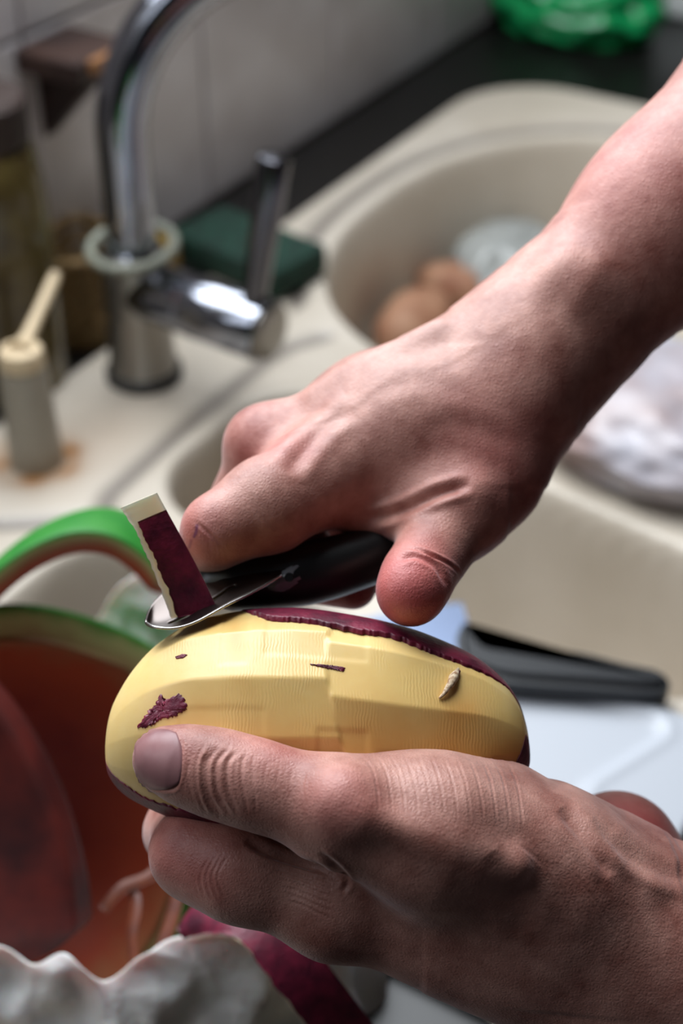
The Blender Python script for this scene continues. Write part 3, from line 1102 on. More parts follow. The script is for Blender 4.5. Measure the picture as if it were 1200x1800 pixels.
# dried sprout in an eye
spv = []
for k in range(7):
    f = k / 6
    p = potato_surface(772 + 34 * f, 1226 - 50 * f)
    spv.append(cam2world(p + np.array([0.3 * math.sin(5 * f), 0, -0.5 - 1.2 * math.sin(math.pi * f)])))
tube('sprout', spv, [0.3, 0.6, 0.9, 1.2, 1.5, 1.2, 0.4], M['sprout'], potato, 7)
spv = [cam2world(potato_surface(798 + 9 * f, 1192 - 14 * f) + np.array([0, 0, -0.9])) for f in (0, 0.5, 1)]
tube('sprout_tip', spv, [0.9, 1.0, 0.3], M['peel'], potato, 7)

# ================================================================== hands
person = empty('person', cam2world(C(1250, 1000, 480)))
tag(person, 'person with bare forearms holding a sweet potato and pushing a peeler over it', 'person')

# --- left hand: holds the potato from below, thumb across its face
LH = [
    (9, 8, [pc(281, 1332, 421, 44, 318, 1342, 419.5, 56), pc(318, 1342, 419.5, 56, 392, 1362, 418, 66), pc(392, 1362, 418, 66, 470, 1385, 416, 66), pc(470, 1385, 416, 66, 598, 1425, 414, 88),
            pc(598, 1425, 414, 88, 760, 1465, 420, 128), pc(760, 1465, 420, 128, 960, 1535, 432, 138)]),
    # ball of the thumb and web, under the potato's near side
    (10, 14, [pc(690, 1420, 434, 96, 850, 1440, 442, 98), pc(850, 1440, 442, 98, 990, 1520, 452, 100)]),
    # palm and index side of the hand
    (14, 16, [pc(590, 1600, 440, 80, 800, 1610, 446, 118), pc(800, 1610, 446, 118, 1010, 1640, 452, 150), pc(640, 1570, 470, 90, 900, 1620, 480, 120)]),
    # wrist and forearm
    (18, 26, [pc(990, 1620, 450, 168, 1180, 1690, 448, 176), pc(1180, 1690, 448, 176, 1500, 1830, 440, 205), pc(1500, 1830, 440, 205, 2050, 2080, 428, 260)]),
    # heel of the palm on the far side
    (8, 9, [pc(1000, 1530, 488, 100, 1085, 1502, 490, 100), pc(1085, 1502, 490, 100, 1150, 1590, 488, 100)]),
    # index finger: from its knuckle forward below the thumb, then round the far side of the potato
    (9, 10, [pc(585, 1590, 440, 84, 420, 1530, 440, 80), pc(420, 1530, 440, 80, 345, 1500, 446, 74)]),
    (7, 7, [pc(345, 1500, 446, 74, 318, 1462, 486, 58), pc(318, 1462, 486, 58, 335, 1380, 505, 48)]),
    # other fingers, cupped under and behind
    (8, 9, [pc(640, 1590, 470, 82, 500, 1560, 474, 72), pc(500, 1560, 474, 72, 470, 1510, 512, 60), pc(470, 1510, 512, 60, 470, 1420, 520, 50)]),
    (8, 9, [pc(720, 1590, 490, 80, 620, 1560, 500, 70), pc(620, 1560, 500, 70, 590, 1490, 528, 58), pc(590, 1490, 528, 58, 590, 1400, 526, 48)]),
    (8, 9, [pc(820, 1580, 500, 74, 730, 1560, 510, 62), pc(730, 1560, 510, 62, 710, 1480, 532, 52), pc(710, 1480, 532, 52, 710, 1400, 528, 44)]),
    # knuckle swellings and tendons of the thumb
    (6, 9, [ell(C(602, 1412, 402), (7.5, 7.0, 6.5))]),
    (5, 7, [pc(640, 1440, 398, 18, 900, 1525, 404, 22)]),
    (5, 7, [pc(960, 1440, 436, 26, 1130, 1560, 424, 22)]),
]
cre = []
# folds over the thumb joint
for i, (x0, b, w, dp) in enumerate(((352, -5, 3.0, .22), (366, -9, 4.0, .45), (378, -13, 5.0, .75), (393, -13, 4.5, .6), (408, -7, 4.0, .45), (424, 2, 3.2, .28), (438, 6, 2.6, .16))):
    cre.append(([(x0 + 8, 1306 + 4 * i), (x0 + b, 1338), (x0 + b - 2, 1372), (x0 + b + 4, 1402), (x0 + 12, 1432)], w, dp, dp * 0.35))
for i, x0 in enumerate((335, 452, 470, 492, 515, 538)):
    cre.append(([(x0, 1325 + i * 6), (x0 - 6, 1365 + i * 4), (x0 + 4, 1405 + i * 5)], 2.2, .10, .04))
# skin folds where thumb meets the index finger
cre.append(([(430, 1478), (475, 1500), (520, 1516), (575, 1530)], 7, 1.3, 0.4))
for i in range(7):
    y0 = 1505 + i * 13
    cre.append(([(466 + i * 7, y0), (505 + i * 5, y0 + 10), (552 + i * 2, y0 + 24), (585, y0 + 34)], 2.6, .2, .09))
cre.append(([(560, 1500), (588, 1520), (610, 1548), (600, 1570)], 5, .6, .3))
# fine lines across the ball of the thumb
for i in range(12):
    x0 = 640 + i * 23
    cre.append(([(x0, 1322 + abs(i - 4) * 3), (x0 + 14, 1352 + i * 2), (x0 + 22, 1385 + i * 3), (x0 + 26, 1425 + i * 3)], 2.0, .12, .08))
# wrist
cre.append(([(985, 1420), (1015, 1455), (1050, 1500), (1075, 1540)], 12, 1.2, .5))
cre.append(([(1040, 1440), (1090, 1490), (1160, 1530), (1220, 1550)], 14, .9, .5))
cre.append(([(860, 1500), (900, 1560), (930, 1640)], 22, .7, .3))
for i in range(6):
    cre.append(([(905 + i * 18, 1480 + i * 8), (960 + i * 18, 1530 + i * 12), (990 + i * 20, 1600 + i * 10)], 3, .14, .06))
# index side
for i in range(4):
    cre.append(([(360 + i * 12, 1580), (352 + i * 10, 1540), (372 + i * 10, 1500)], 2.5, .14, .06))
# nail bed: shallow trough around the nail
nail_c = np.array((281, 1334)); 
nail_out = [(318, 1300), (306, 1288), (284, 1284), (262, 1290), (244, 1310), (238, 1336), (246, 1362), (264, 1380), (288, 1386), (306, 1384), (313, 1366), (316, 1332)]
cre.append((nail_out + [nail_out[0], nail_out[1]], 3.5, .45, .22))
LT = [(600, 1410, 400, 60, .35), (281, 1335, 410, 60, .25), (330, 1500, 436, 120, .28), (1110, 1480, 470, 120, .75), (480, 1300, 412, 80, .25), (500, 1500, 415, 60, .3)]
LP = [(500, 1560, 425, 60, .25), (760, 1360, 425, 110, .25)]
left = make_hand('arm', LH, 0.85, cre, LT, 'near forearm and hand with its thumb across the potato', person, LP)

# thumb nail: a curved plate following the thumb
nu, nv = 22, 22
NP = []
for i in range(nu):
    for j in range(nv):
        a = (i / (nu - 1)) * 2 - 1; b = (j / (nv - 1)) * 2 - 1
        # square -> rounded nail outline
        u = a * math.sqrt(1 - 0.38 * b * b); v = b * math.sqrt(1 - 0.38 * a * a)
        NP.append((278 + 45 * u + 3 * v, 1335 + 58 * v - 4 * u))
NP = np.array(NP)
hit = march(LH, NP, 380, 440)
gn = grad(LH, hit)
a = np.linspace(-1, 1, nu)[:, None] * np.ones(nv)[None]; b = np.ones(nu)[:, None] * np.linspace(-1, 1, nv)[None]
edge = np.maximum(np.abs(a), np.abs(b)).reshape(-1)
lift = np.where(edge > 0.97, -0.5, 0.14 + 0.16 * (1 - edge ** 2))
lift = lift + 0.35 * np.clip(-a.reshape(-1) - 0.6, 0, 1) * (edge < .97)
nailo = mesh_obj('thumbnail', cam2world(hit + gn * lift[:, None]), grid_faces(nu, nv)[:, ::-1], M['nail'], left)
nailo['label'] = 'mauve thumbnail at the left end of the potato'

# --- right hand: pushes the peeler, thumb resting on top of the potato
RH = [
    # forearm and wrist
    (20, 26, [pc(900, 660, 496, 122, 985, 575, 498, 122), pc(985, 575, 498, 122, 1180, 388, 500, 152), pc(1180, 388, 500, 152, 1480, 70, 505, 205), pc(1480, 70, 505, 205, 1800, -260, 510, 250)]),
    # back of the hand: metacarpals
    (12, 18, [pc(900, 680, 490, 118, 720, 745, 486, 98), pc(720, 745, 486, 98, 556, 842, 476, 72)]),
    (10, 20, [pc(880, 640, 502, 92, 640, 715, 502, 76), pc(640, 715, 502, 76, 482, 784, 496, 60)]),
    (8, 14, [pc(640, 932, 480, 26, 770, 890, 474, 40)]),
    (10, 13, [pc(880, 640, 520, 92, 560, 780, 526, 60)]),
    (10, 13, [pc(900, 670, 535, 86, 640, 810, 540, 56)]),
    # heel of the hand towards the viewer's lower right
    (12, 20, [pc(880, 760, 488, 70, 860, 860, 482, 66), pc(840, 780, 484, 90, 760, 830, 486, 80)]),
    # index finger
    (9, 9, [pc(556, 842, 476, 76, 470, 888, 466, 76), pc(470, 888, 466, 76, 384, 930, 458, 58)]),
    (7, 6, [pc(384, 930, 458, 58, 372, 950, 466, 50), pc(372, 950, 466, 46, 470, 946, 488, 46), pc(470, 946, 488, 46, 545, 960, 490, 40)]),
    # middle finger, folded under
    (8, 8, [pc(474, 782, 500, 56, 430, 880, 506, 52), pc(430, 880, 506, 52, 500, 1005, 504, 48), pc(500, 1005, 504, 48, 620, 1030, 490, 42)]),
    (8, 8, [pc(560, 780, 526, 60, 510, 900, 530, 52), pc(510, 900, 530, 52, 590, 1000, 520, 50), pc(590, 1000, 520, 50, 660, 1000, 506, 44)]),
    (8, 8, [pc(640, 810, 540, 56, 600, 920, 542, 48), pc(600, 920, 542, 48, 660, 990, 530, 42)]),
    # thumb
    (9, 12, [pc(868, 840, 480, 74, 812, 905, 472, 66), pc(812, 905, 472, 66, 760, 972, 461, 60)]),
    (6, 5, [pc(760, 972, 461, 60, 735, 1012, 452, 58), pc(735, 1012, 452, 58, 722, 1040, 446, 62)]),
    # tendons, knuckles
    (5, 8, [pc(600, 740, 476, 14, 515, 806, 468, 16)]),
    (5, 8, [pc(770, 590, 484, 20, 560, 705, 490, 16)]),
    (5, 8, [pc(700, 920, 470, 12, 830, 868, 462, 14)]),
    (6, 14, [ell(C(462, 778, 497), (10, 8, 8))]),
    (6, 9, [ell(C(1010, 500, 478), (10, 10, 8))]),
]
cr2 = []
cr2.append(([(620, 715), (575, 742), (535, 790), (505, 835)], 15, 1.0, .5))
cr2.append(([(640, 915), (700, 900), (770, 868), (830, 850)], 9, 1.5, .7))
for i in range(7):
    cr2.append(([(712 + i * 9, 966 + i * 2 - 2), (745 + i * 9, 968 + i * 5), (768 + i * 7, 990 + i * 5), (778 + i * 5, 1012 + i * 4)], 2.6, .26, .12))
cr2.append(([(700, 985), (730, 978), (765, 995), (785, 1030)], 5, .7, .25))
cr2.append(([(740, 760), (800, 745), (860, 760), (900, 790)], 16, .3, .15))
cr2.append(([(660, 690), (740, 670), (820, 690)], 14, .2, .1))
cr2.append(([(1040, 420), (1000, 480), (960, 560)], 20, .25, .2))
for i in range(5):
    cr2.append(([(425 + i * 14, 858 + i * 8), (450 + i * 14, 900 + i * 8), (480 + i * 12, 930 + i * 6)], 4, .1, .05))
for i in range(4):
    cr2.append(([(340 + i * 7, 915 + i * 6), (362 + i * 9, 935 + i * 8), (372 + i * 10, 975 + i * 4)], 3, .14, .05))
RT = [(720, 1045, 445, 85, 1.0), (455, 775, 490, 70, .22), (510, 805, 468, 50, .45), (350, 940, 455, 60, .5), (600, 1000, 500, 110, .7), (440, 975, 470, 60, .5), (880, 800, 470, 120, .3), (1120, 300, 480, 150, .25)]
RP = [(720, 560, 480, 150, .25), (760, 740, 475, 50, .3)]  # first patch paints the lit back of the hand lighter, second is dry skin
right = make_hand('arm', RH, 0.85, cr2, RT, 'far forearm and hand gripping the black peeler', person, RP,
                  [([(346, 924), (345, 934), (341, 943)], 3.0, .9), ([(336, 950), (333, 962)], 2.5, .5)])

# ================================================================== peeler and the strip it cuts
def px_curve(pts, n):
    return np.array([C(*p) for p in spline(pts, n)])


peeler = empty('vegetable_peeler', cam2world(C(480, 1010, 470)))
tag(peeler, 'swivel vegetable peeler with steel blade and black handle in the far hand', 'peeler')
nu, nv = 60, 25
near = px_curve([(256, 1093, 447), (272, 1102, 442), (306, 1104, 440.5), (345, 1093, 441), (400, 1063, 446), (450, 1038, 452), (494, 1012, 458)], nu)
far = px_curve([(256, 1091, 448), (264, 1068, 456), (284, 1045, 460), (318, 1027, 463), (370, 1008, 466), (430, 990, 468), (494, 985, 470)], nu)
BV = []
for i in range(nu):
    u = i / (nu - 1)
    for j in range(nv):
        v = j / (nv - 1)
        p = near[i] * (1 - v) + far[i] * v
        sag = math.sin(math.pi * v) * 3.0 * math.sin(math.pi * min(1, u * 1.4 + 0.02)) ** 0.7
        BV.append(p + np.array([0, -sag, sag * 0.5]))
F_ = grid_faces(nu, nv)
fi, fj = F_[:, 0] // nv, F_[:, 0] % nv
slot = (fi > 18) & (fi < 44) & (fj > 7) & (fj < 10)
bl = mesh_obj('blade', cam2world(np.array(BV)), F_[~slot], M['steel'], peeler)
so = bl.modifiers.new('thick', 'SOLIDIFY'); so.thickness = 0.0007; so.offset = 0
# bright ground edge
tube('cutting_edge', [cam2world(p + np.array([0, 0.0, -0.15])) for p in near[1:]], 0.42, M['edge_steel'], bl, 8)
hp = px_curve([(345, 1034, 467), (400, 1024, 469), (480, 1016, 471), (580, 998, 474), (690, 960, 482), (800, 900, 494)], 30)
hr_ = np.interp(np.linspace(0, 1, 30), [0, 0.06, 0.2, 0.5, 0.8, 0.95, 1], [2.6, 5.8, 9.2, 10.4, 9.2, 6.6, 3.5])
tube('handle', [cam2world(p) for p in hp], hr_, M['black'], peeler, 24)
# glossy bracket between blade and handle
cl = [(462, 1034, 461), (488, 1012, 459), (500, 1000, 461), (520, 990, 462), (549, 986, 464), (545, 1014, 463), (520, 1026, 461), (505, 1036, 460), (490, 1040, 460)]
cb = bmesh.new()
f0 = [cb.verts.new(cam2world(C(*p))) for p in cl]; f1 = [cb.verts.new(cam2world(C(p[0], p[1] + 3, p[2] + 4))) for p in cl]
cb.faces.new(f0); cb.faces.new(f1[::-1])
for i in range(len(cl)): cb.faces.new([f0[i], f0[(i + 1) % len(cl)], f1[(i + 1) % len(cl)], f1[i]])
bmesh.ops.recalc_face_normals(cb, faces=cb.faces)
bmesh.ops.bevel(cb, geom=cb.edges[:], offset=0.0006, segments=2, affect='EDGES')
bm_obj('bracket', cb, M['film'], peeler, True)
lathe('pivot', cam2world(C(508, 1015, 458.5)), Vector(cam2world(C(508, 1015, 457))) - Vector(cam2world(C(508, 1015, 458.5))), [(1.3, -1), (1.5, 0), (1.2, 0.8)], M['black'], peeler, 16)


def ribbon(name, Lp, Rp, n, thick, bulge, m_face, m_back, label, cat, group=None, skin_to=1.0, skin_in=0.0, jagged=0.0, seed=0):
    """a strip of peel: flesh slab with a thin skin layer child on the near face"""
    nw = 15
    Lc = px_curve(Lp, n); Rc = px_curve(Rp, n)
    rs = np.random.RandomState(seed)
    jl = jagged * (np.interp(np.arange(n), np.arange(0, n, 2), rs.uniform(-1, 1, len(np.arange(0, n, 2)))))
    top = np.zeros((n, nw, 3))
    for i in range(n):
        w = np.linspace(0, 1, nw)
        ax = Rc[i] - Lc[i]
        top[i] = Lc[i] + ax * w[:, None] + ax / np.linalg.norm(ax) * (jl[i] * (1 - w))[:, None]
    du = np.gradient(top, axis=0); dv = np.gradient(top, axis=1)
    N = np.cross(du, dv); N /= np.linalg.norm(N, axis=-1)[..., None]
    N *= -np.sign(N[..., 2:3].mean())          # towards the lens (smaller depth)
    w = np.linspace(0, 1, nw)
    top = top + N * (bulge * np.sin(math.pi * w))[None, :, None]
    edge_t = np.clip(np.minimum(w, 1 - w) * 8, 0.15, 1)
    bot = top - N * (thick * edge_t)[None, :, None]
    V = np.concatenate([top.reshape(-1, 3), bot.reshape(-1, 3)])
    Fa = grid_faces(n, nw); Fb = Fa[:, ::-1] + n * nw
    rim = [i * nw for i in range(n)] + [(n - 1) * nw + j for j in range(1, nw)] + [i * nw + nw - 1 for i in range(n - 2, -1, -1)] + [j for j in range(nw - 2, 0, -1)]
    Fr = np.array([[rim[k], rim[(k + 1) % len(rim)], rim[(k + 1) % len(rim)] + n * nw, rim[k] + n * nw] for k in range(len(rim))])
    o = mesh_obj(name, cam2world(V), np.concatenate([Fa, Fb, Fr]), m_back)
    tag(o, label, cat, group)
    k0 = int(nw * skin_in); k1 = int(n * skin_to)
    sk = (top + N * 0.22)[:k1, k0:]
    # ragged border of the skin
    for i in range(k1):
        sk[i, 0] += (sk[i, 1] - sk[i, 0]) * (0.25 * math.sin(i * 0.35 + seed) + 0.12 * math.sin(i * 1.1) + rs.uniform(-0.12, 0.12))
    dn = sk - N[:k1, k0:] * 0.3
    a_, b_ = sk.shape[:2]
    V = np.concatenate([sk.reshape(-1, 3), dn.reshape(-1, 3)])
    Fa = grid_faces(a_, b_); Fb = Fa[:, ::-1] + a_ * b_
    rim = [i * b_ for i in range(a_)] + [(a_ - 1) * b_ + j for j in range(1, b_)] + [i * b_ + b_ - 1 for i in range(a_ - 2, -1, -1)] + [j for j in range(b_ - 2, 0, -1)]
    Fr = np.array([[rim[k], rim[(k + 1) % len(rim)], rim[(k + 1) % len(rim)] + a_ * b_, rim[k] + a_ * b_] for k in range(len(rim))])
    mesh_obj('skin', cam2world(V), np.concatenate([Fa, Fb, Fr]), m_face, o)
    return o


ribbon('potato_peel', [(300, 1088, 450), (278, 1025, 446), (257, 975, 443), (236, 930, 441), (212, 893, 440)], [(384, 1074, 450), (356, 1015, 447), (330, 965, 445), (297, 905, 443), (276, 866, 442)],
       60, 1.5, -0.8, M['peel'], M['peel_flesh'], 'curling purple potato peel standing up through the peeler blade', 'peel', 'potato peels', 0.80, 0.15, 0.2, 4)


def Gc(px, py, z):
    """pixel + height over the sink -> (px, py, depth)"""
    y = -(py - 900) / FPX
    return (px, py, (SINK_Z + z / 1000 - CAM[2]) / (-ST + y * CT) * 1000)


pc_ = [(318, 1640, 79), (360, 1612, 87), (420, 1608, 92), (480, 1650, 90), (530, 1715, 82), (580, 1780, 70), (640, 1860, 52), (700, 1940, 30)]
Lp, Rp = [], []
for i, (x_, y_, z_) in enumerate(pc_):
    a = np.array(pc_[max(i - 1, 0)][:2], float); b = np.array(pc_[min(i + 1, len(pc_) - 1)][:2], float)
    t_ = (b - a) / np.linalg.norm(b - a); nn = np.array([-t_[1], t_[0]])
    hw = [12, 30, 40, 46, 48, 48, 48, 46][i]
    Lp.append(Gc(x_ + nn[0] * hw, y_ + nn[1] * hw, z_)); Rp.append(Gc(x_ - nn[0] * hw, y_ - nn[1] * hw, z_ + 2))
ribbon('potato_peel', Lp, Rp, 60, 1.4, 1.0, M['peel'], M['peel_flesh'], 'broad purple potato peel hanging over the rim of the white bag', 'peel', 'potato peels', 1.0, 0.0, 0.2, 7)

# ================================================================== bag of kitchen waste
rim_px = [(-260, 1560, 55), (-120, 1640, 60), (0, 1652, 62), (60, 1684, 58), (118, 1668, 66), (184, 1720, 56), (245, 1672, 66), (310, 1640, 74), (385, 1622, 80), (480, 1600, 74), (570, 1530, 62), (590, 1420, 50), (520, 1290, 44), (400, 1180, 46), (330, 1062, 78), (268, 1014, 90), (212, 1030, 82), (168, 1096, 58), (100, 1128, 46), (0, 1110, 42), (-150, 1150, 42), (-300, 1280, 44), (-330, 1430, 48)]
RW = np.array([G(*p)[:] for p in rim_px])
n = 260
rim = spline(np.concatenate([RW[-2:], RW, RW[:2]]), n + 60)
P0 = np.concatenate([RW[-2:], RW, RW[:2]])
qs = np.linspace(2, len(RW) + 2, n + 1)[:-1]
rim = []
for q_ in qs:
    i = int(q_); f = q_ - i
    p = [P0[min(max(i + k, 0), len(P0) - 1)] for k in (-1, 0, 1, 2)]
    rim.append(0.5 * ((2 * p[1]) + (-p[0] + p[2]) * f + (2 * p[0] - 5 * p[1] + 4 * p[2] - p[3]) * f * f + (-p[0] + 3 * p[1] - 3 * p[2] + p[3]) * f ** 3))
rim = np.array(rim)
cen = rim.mean(0)
prof = [(-0.62, -175), (-0.45, -170), (-0.34, -120), (-0.22, -70), (-0.12, -32), (-0.05, -12), (-0.012, -2), (0.0, 0), (0.02, -1.5), (0.05, -7), (0.10, -20), (0.15, -40), (0.19, -62), (0.22, -84), (0.24, -100)]
prof = spline(prof, 60)
V = []
for k, (rx, dz) in enumerate(prof):
    out_ = (rim - cen) * (1 + rx); 
    z = rim[:, 2] + dz / 1000 if abs(dz) < 60 else rim[:, 2] * 1.0 + dz / 1000
    V.append(np.stack([cen[0] + out_[:, 0], cen[1] + out_[:, 1], z], -1))
V = np.array(V)
flat = V.reshape(-1, 3)
nz_ = vnoise(flat, 22, 3.0); n2_ = vnoise(flat, 60, 9.0)
ridge = (1 - np.abs(nz_) * 2.2) * 0.0030 + (1 - np.abs(n2_) * 2.4) * 0.0014
away = np.repeat(np.clip(np.abs(np.arange(len(prof)) - 30) / 14.0, 0.15, 1), n)
n3_ = vnoise(flat * np.array([1, 1, 0.55]), 36, 15.0)
ridge = ridge + away * ((1 - np.abs(n3_) * 3.0) * 0.0042 + (0.5 - np.abs(n2_) * 2) * 0.0022)
dirv = flat - cen; dirv[:, 2] = 0.4 * np.linalg.norm(dirv[:, :2], axis=1); dirv /= np.linalg.norm(dirv, axis=1)[:, None]
flat = flat + dirv * ridge[:, None]
bag = mesh_obj('waste_bag', flat, grid_faces(len(prof), n, True), M['bag'])
tag(bag, 'open white plastic bag full of melon rinds and vegetable peelings', 'bag')


# ------------------------------------------------------------------ melon rinds
def melon_bowl(name, cpx, R, normal, span, thick, label, seed):
    c = Vector(cam2world(C(*cpx)))
    x, y, z = frame(normal)
    nr, na = 34, 90
    prof = []
    for i in range(nr):                               # outer surface from the pole to the rim
        a = span * i / (nr - 1); prof.append((R * math.sin(a), -R * math.cos(a), 0.0))
    for k in range(1, 7):                             # cut face
        f = k / 7; r = R - thick * f
        prof.append((r * math.sin(span), -r * math.cos(span), 0.12 + f * 0.32))
    for i in range(nr):                               # inner flesh
        a = span * (1 - i / (nr - 1)); r = R - thick - 3 * math.sin(3 * a)
        prof.append((r * math.sin(a), -r * math.cos(a), min(0.95, 0.44 + 1.1 * (span - a) / span) + 0.06 * math.sin(5 * a)))
    V = []; dpt = []
    for (r, h, d) in prof:
        for k in range(na):
            a = 2 * math.pi * k / na
            wob = 1 + 0.03 * math.sin(2 * a + seed) + 0.02 * math.sin(5 * a + seed)
            V.append((c + (x * math.cos(a) + y * math.sin(a)) * (r * wob / 1000) + z * ((h + 5 * math.sin(3 * a + seed) * (r / R) ** 3) / 1000))[:])
            dpt.append(d)
    o = mesh_obj(name, np.array(V), grid_faces(len(prof), na, True), M['melon'], attr={'depth': np.array(dpt)})
    return tag(o, label, 'melon rind', 'melon rinds')


melon_bowl('melon_rind', (45, 1490, 646), 106, Vector((0.55, -0.62, 0.45)), 1.45, 19, 'largest melon rind with scooped dark red flesh in the white bag', 1.0)


def melon_strip(name, pts, width, thick, label, face_on=False):
    n = 70
    cl_ = px_curve(pts, n)
    t_ = np.gradient(cl_, axis=0); t_ /= np.linalg.norm(t_, axis=1)[:, None]
    dep = np.array([0, 0.25, 1.0]); dep /= np.linalg.norm(dep)
    up = np.cross(t_, dep); up /= np.linalg.norm(up, axis=1)[:, None]
    if up[n // 2, 1] < 0: up = -up
    side = np.repeat(dep[None], n, 0)
    if face_on: side, up = up, side
    sec = []
    m_ = 14
    for k in range(m_): sec.append((-1 + 2 * k / (m_ - 1), 1 - 0.35 * (-1 + 2 * k / (m_ - 1)) ** 2, 0.02))
    for k in range(1, 5): sec.append((1 - 0.03 * k, 0.65 - 1.5 * k / 5, 0.15 + 0.11 * k))
    for k in range(m_): sec.append((0.85 - 1.7 * k / (m_ - 1), -0.9, 0.62))
    for k in range(4, 0, -1): sec.append((-1 + 0.03 * k, 0.65 - 1.5 * k / 5, 0.15 + 0.11 * k))
    V = []; d_ = []
    for i in range(n):
        e = min(1.0, 8 * min(i, n - 1 - i) / n + 0.25)
        for a, b, c in sec:
            V.append(cl_[i] + side[i] * a * width / 2 * e + up[i] * b * thick / 2 * e)
            d_.append(c)
    k = len(sec)
    F = grid_faces(n, k, True).tolist(); F.append(list(range(k))); F.append([(n - 1) * k + q for q in range(k)][::-1])
    o = mesh_obj(name, cam2world(np.array(V)), F, M['melon'], attr={'depth': np.array(d_)})
    return tag(o, label, 'melon rind', 'melon rinds')


melon_strip('melon_rind', [(-90, 1130, 640), (-20, 1035, 644), (55, 968, 648), (135, 932, 651), (205, 935, 654), (262, 972, 656), (318, 1040, 658)], 44, 13, 'arched strip of melon rind with bright green outside, topmost in the bag')
melon_strip('melon_rind', [(-260, 1150, 616), (-170, 1215, 614), (-80, 1310, 612), (-15, 1430, 608), (20, 1560, 602), (30, 1690, 596)], 62, 12, 'added curved melon rind painted shade-dark, standing at the front left inside the bag', True).data.materials[0] = M['melon_shade']

# ------------------------------------------------------------------ orange peelings inside the bag
for i, (pts, hw) in enumerate((
        ([(236, 1690, 604), (232, 1640, 608), (240, 1590, 614), (232, 1560, 620)], 10),
        ([(262, 1712, 600), (285, 1660, 604), (306, 1600, 610), (318, 1550, 616)], 11),
        ([(180, 1600, 612), (215, 1560, 616), (262, 1540, 620), (300, 1500, 626)], 10),
        ([(330, 1640, 602), (345, 1590, 608), (352, 1540, 614), (340, 1500, 620)], 9))):
    L_, R_ = [], []
    for j, p in enumerate(pts):
        a = np.array(pts[max(j - 1, 0)][:2], float); b = np.array(pts[min(j + 1, 3)][:2], float)
        t_ = (b - a) / np.linalg.norm(b - a); nn = np.array([-t_[1], t_[0]])
        L_.append((p[0] + nn[0] * hw, p[1] + nn[1] * hw, p[2])); R_.append((p[0] - nn[0] * hw, p[1] - nn[1] * hw, p[2] + 2))
    ribbon('carrot_peel', L_, R_, 24, 1.0, 0.8, M['carrot'], M['carrot'],
           ('short orange peel standing at the front of the bag', 'long slanting orange peel leaning up at the front of the bag', 'orange peel lying across the dark melon flesh', 'orange peel nearest the purple peel inside the bag')[i], 'peel', 'orange peels', 1.0, 0.0, 0.3, i)

# ------------------------------------------------------------------ kitchen knife on the ridge between the bowls
knife = empty('kitchen_knife', G(1000, 1200, 4))
tag(knife, 'kitchen knife with black handle lying on the sink ridge behind the potato', 'knife')
ol = [(802, 1112), (812, 1090), (824, 1090), (838, 1112), (862, 1132), (910, 1133), (970, 1132), (1050, 1145), (1120, 1168), (1160, 1192), (1178, 1214), (1172, 1226), (1130, 1230), (1040, 1224), (950, 1218), (890, 1212), (850, 1200), (815, 1170)]
ols = spline(ol + [ol[0]], 90)[:-1]
kb = bmesh.new()
topv = [kb.verts.new(G(p[0], p[1] - 24 * float(sstep(1150, 1205, p[1])), 19)) for p in ols]
botv = [kb.verts.new(v.co + Vector((0, 0, -0.017))) for v in topv]
kb.faces.new(topv); kb.faces.new(botv[::-1])
for i in range(len(ols)): kb.faces.new([topv[i], topv[(i + 1) % len(ols)], botv[(i + 1) % len(ols)], botv[i]])
eg = [e for e in kb.edges if not (e.verts[0] in topv) ^ (e.verts[1] in topv)]
bmesh.ops.recalc_face_normals(kb, faces=kb.faces)
bmesh.ops.bevel(kb, geom=eg, offset=0.004, segments=3, affect='EDGES')
o = bm_obj('handle', kb, M['knife_handle'], knife, True); sharp(o, 60)
k0 = G(815, 1128, 11); kd = (G(500, 1120, 11) - G(815, 1128, 11)); kd.z = 0; kd.normalize()
ks = Z3.cross(kd)
if ks.y < 0: ks = -ks
kb = bmesh.new()
outl = [(-6, -9), (0, 31), (12, 29), (40, 17), (110, 13), (152, -8), (100, -9.5)]
tv = [kb.verts.new(k0 + kd * a / 1000 + ks * b / 1000 + Z3 * 0.0008) for a, b in outl]
bv = [kb.verts.new(v.co - Z3 * 0.0016) for v in tv]
kb.faces.new(tv); kb.faces.new(bv[::-1])
for i in range(len(outl)): kb.faces.new([tv[i], tv[(i + 1) % 7], bv[(i + 1) % 7], bv[i]])
bm_obj('blade', kb, M['knife_blade'], knife)


# ------------------------------------------------------------------ white draining tray on the near drainer
ts = np.linspace(-328, -126, 102); tt = np.linspace(262, 466, 104)
S2, T2 = np.meshgrid(ts, tt, indexing='ij')
# square grid rounded to a soft-cornered outline
dq = rbox(S2, T2, -329, -125, 261, 467, 22)
rc = poly_sdf(S2, T2, [(-296, 300), (-160, 300), (-146, 424), (-190, 406), (-296, 402)]) - 12
Zt = 5.5 - 2.6 * sstep(2, -7, rc) - 4 * sstep(-4, 0.5, dq) ** 2 + 1.0 * np.exp(-(rc / 4.0) ** 2)
kp = dq < 0
ii = -np.ones(S2.shape, int); ii[kp] = np.arange(kp.sum())
V = np.array([W(a, b, c)[:] for a, b, c in zip(S2[kp], T2[kp], Zt[kp])])
q = np.stack([ii[:-1, :-1], ii[:-1, 1:], ii[1:, 1:], ii[1:, :-1]], -1).reshape(-1, 4)
tray = mesh_obj('draining_tray', V, q[(q >= 0).all(1)], M['tray'])
tray.modifiers.new('thick', 'SOLIDIFY').thickness = 0.002
tag(tray, 'white plastic draining tray with moulded rim beside the near forearm', 'tray')


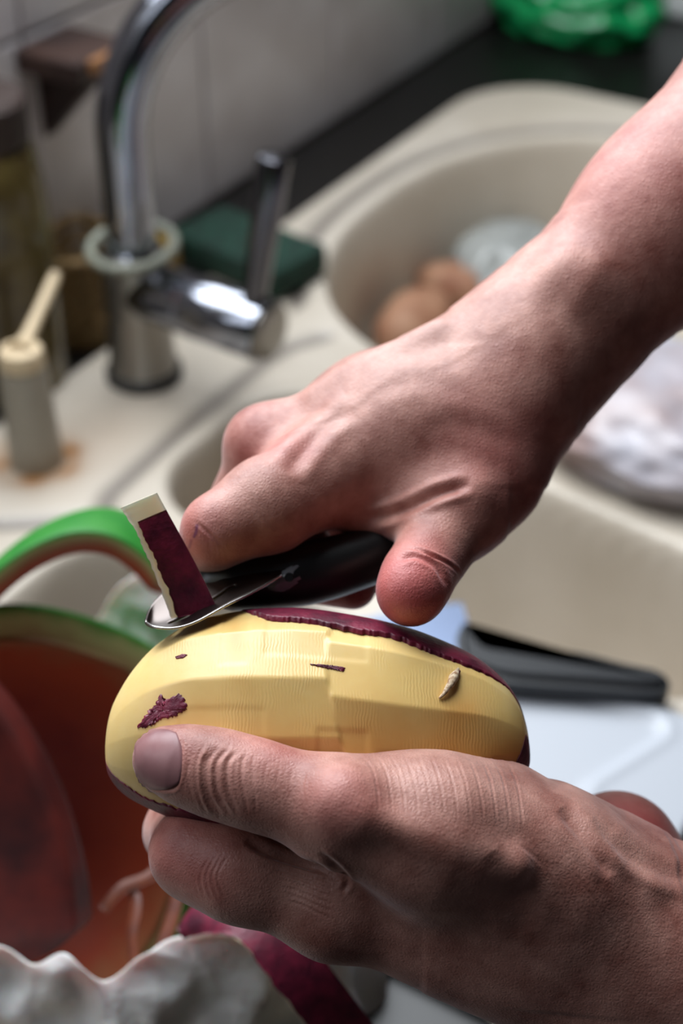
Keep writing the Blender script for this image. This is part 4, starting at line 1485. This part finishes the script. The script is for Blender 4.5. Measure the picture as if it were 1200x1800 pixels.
# ------------------------------------------------------------------ crumpled things
def crumpled(name, c, axes, radii, amp, seed, mat_, sub=5, flat_base=None):
    bm_ = bmesh.new()
    bmesh.ops.create_icosphere(bm_, subdivisions=sub, radius=1.0)
    P = np.array([v.co[:] for v in bm_.verts])
    a = vnoise(P, 1.9, seed); b = vnoise(P, 4.3, seed + 5)
    r = 1 + amp * ((0.5 - np.abs(a)) * 1.3 + (0.4 - np.abs(b)) * 0.7)
    A_ = np.array([np.array(v) for v in axes])
    V = np.array(c) + (P * r[:, None] * np.array(radii) / 1000) @ A_
    if flat_base is not None: V[:, 2] = np.maximum(V[:, 2], flat_base)
    bm_.verts.index_update()
    F = [[v.index for v in f.verts] for f in bm_.faces]
    bm_.free()
    return mesh_obj(name, V, F, mat_)


o = crumpled('plastic_bag', G(1190, 735, 22), (T3, S3, Z3), (96, 72, 32), 0.15, 2.0, M['loose_bag'], 5, SINK_Z + 0.0005)
tag(o, 'crumpled pale plastic bag with brownish peelings on the right of the sink', 'bag')
o = crumpled('green_bag', G(1015, 5, 24), (T3, S3, Z3), (84, 60, 42), 0.24, 7.0, M['green_bag'], 5, SINK_Z - 0.0065)
tag(o, 'bright green crumpled plastic bag on the worktop beyond the sink', 'bag')
b2 = box_bm(W(960, 70, 30), S3, T3, Z3, 110, 190, 74, 6, 2)
o = bm_obj('white_box', b2, M['white_box'], None, True)
tag(o, 'white box on the worktop behind the green bag', 'box')


def tuber(c, r, axis, seed, label):
    x, y, z = frame(axis)
    bm_ = bmesh.new(); bmesh.ops.create_icosphere(bm_, subdivisions=4, radius=1.0)
    P = np.array([v.co[:] for v in bm_.verts])
    k = 1 + 0.1 * vnoise(P, 1.2, seed)
    V = np.array(c) + (P * k[:, None] * np.array([r * 0.8, r * 0.75, r * 1.25]) / 1000) @ np.array([x[:], y[:], z[:]])
    bm_.verts.index_update(); F = [[v.index for v in f.verts] for f in bm_.faces]; bm_.free()
    o = mesh_obj('brown_potato', V, F, M['brown_potato'])
    return tag(o, label, 'potato', 'unpeeled potatoes in the round bowl')


tuber(G(728, 572, -92), 38, S3, 1.0, 'long unpeeled brown potato at the left in the round sink bowl')
tuber(G(800, 505, -98), 30, T3, 4.0, 'small reddish unpeeled potato beside the clear bag in the round bowl')
o = crumpled('clear_bag', G(895, 478, -98), (T3, S3, Z3), (42, 52, 34), 0.4, 11.0, M['clear_bag'], 4)
tag(o, 'cloudy clear plastic bag lying in the round sink bowl', 'bag')
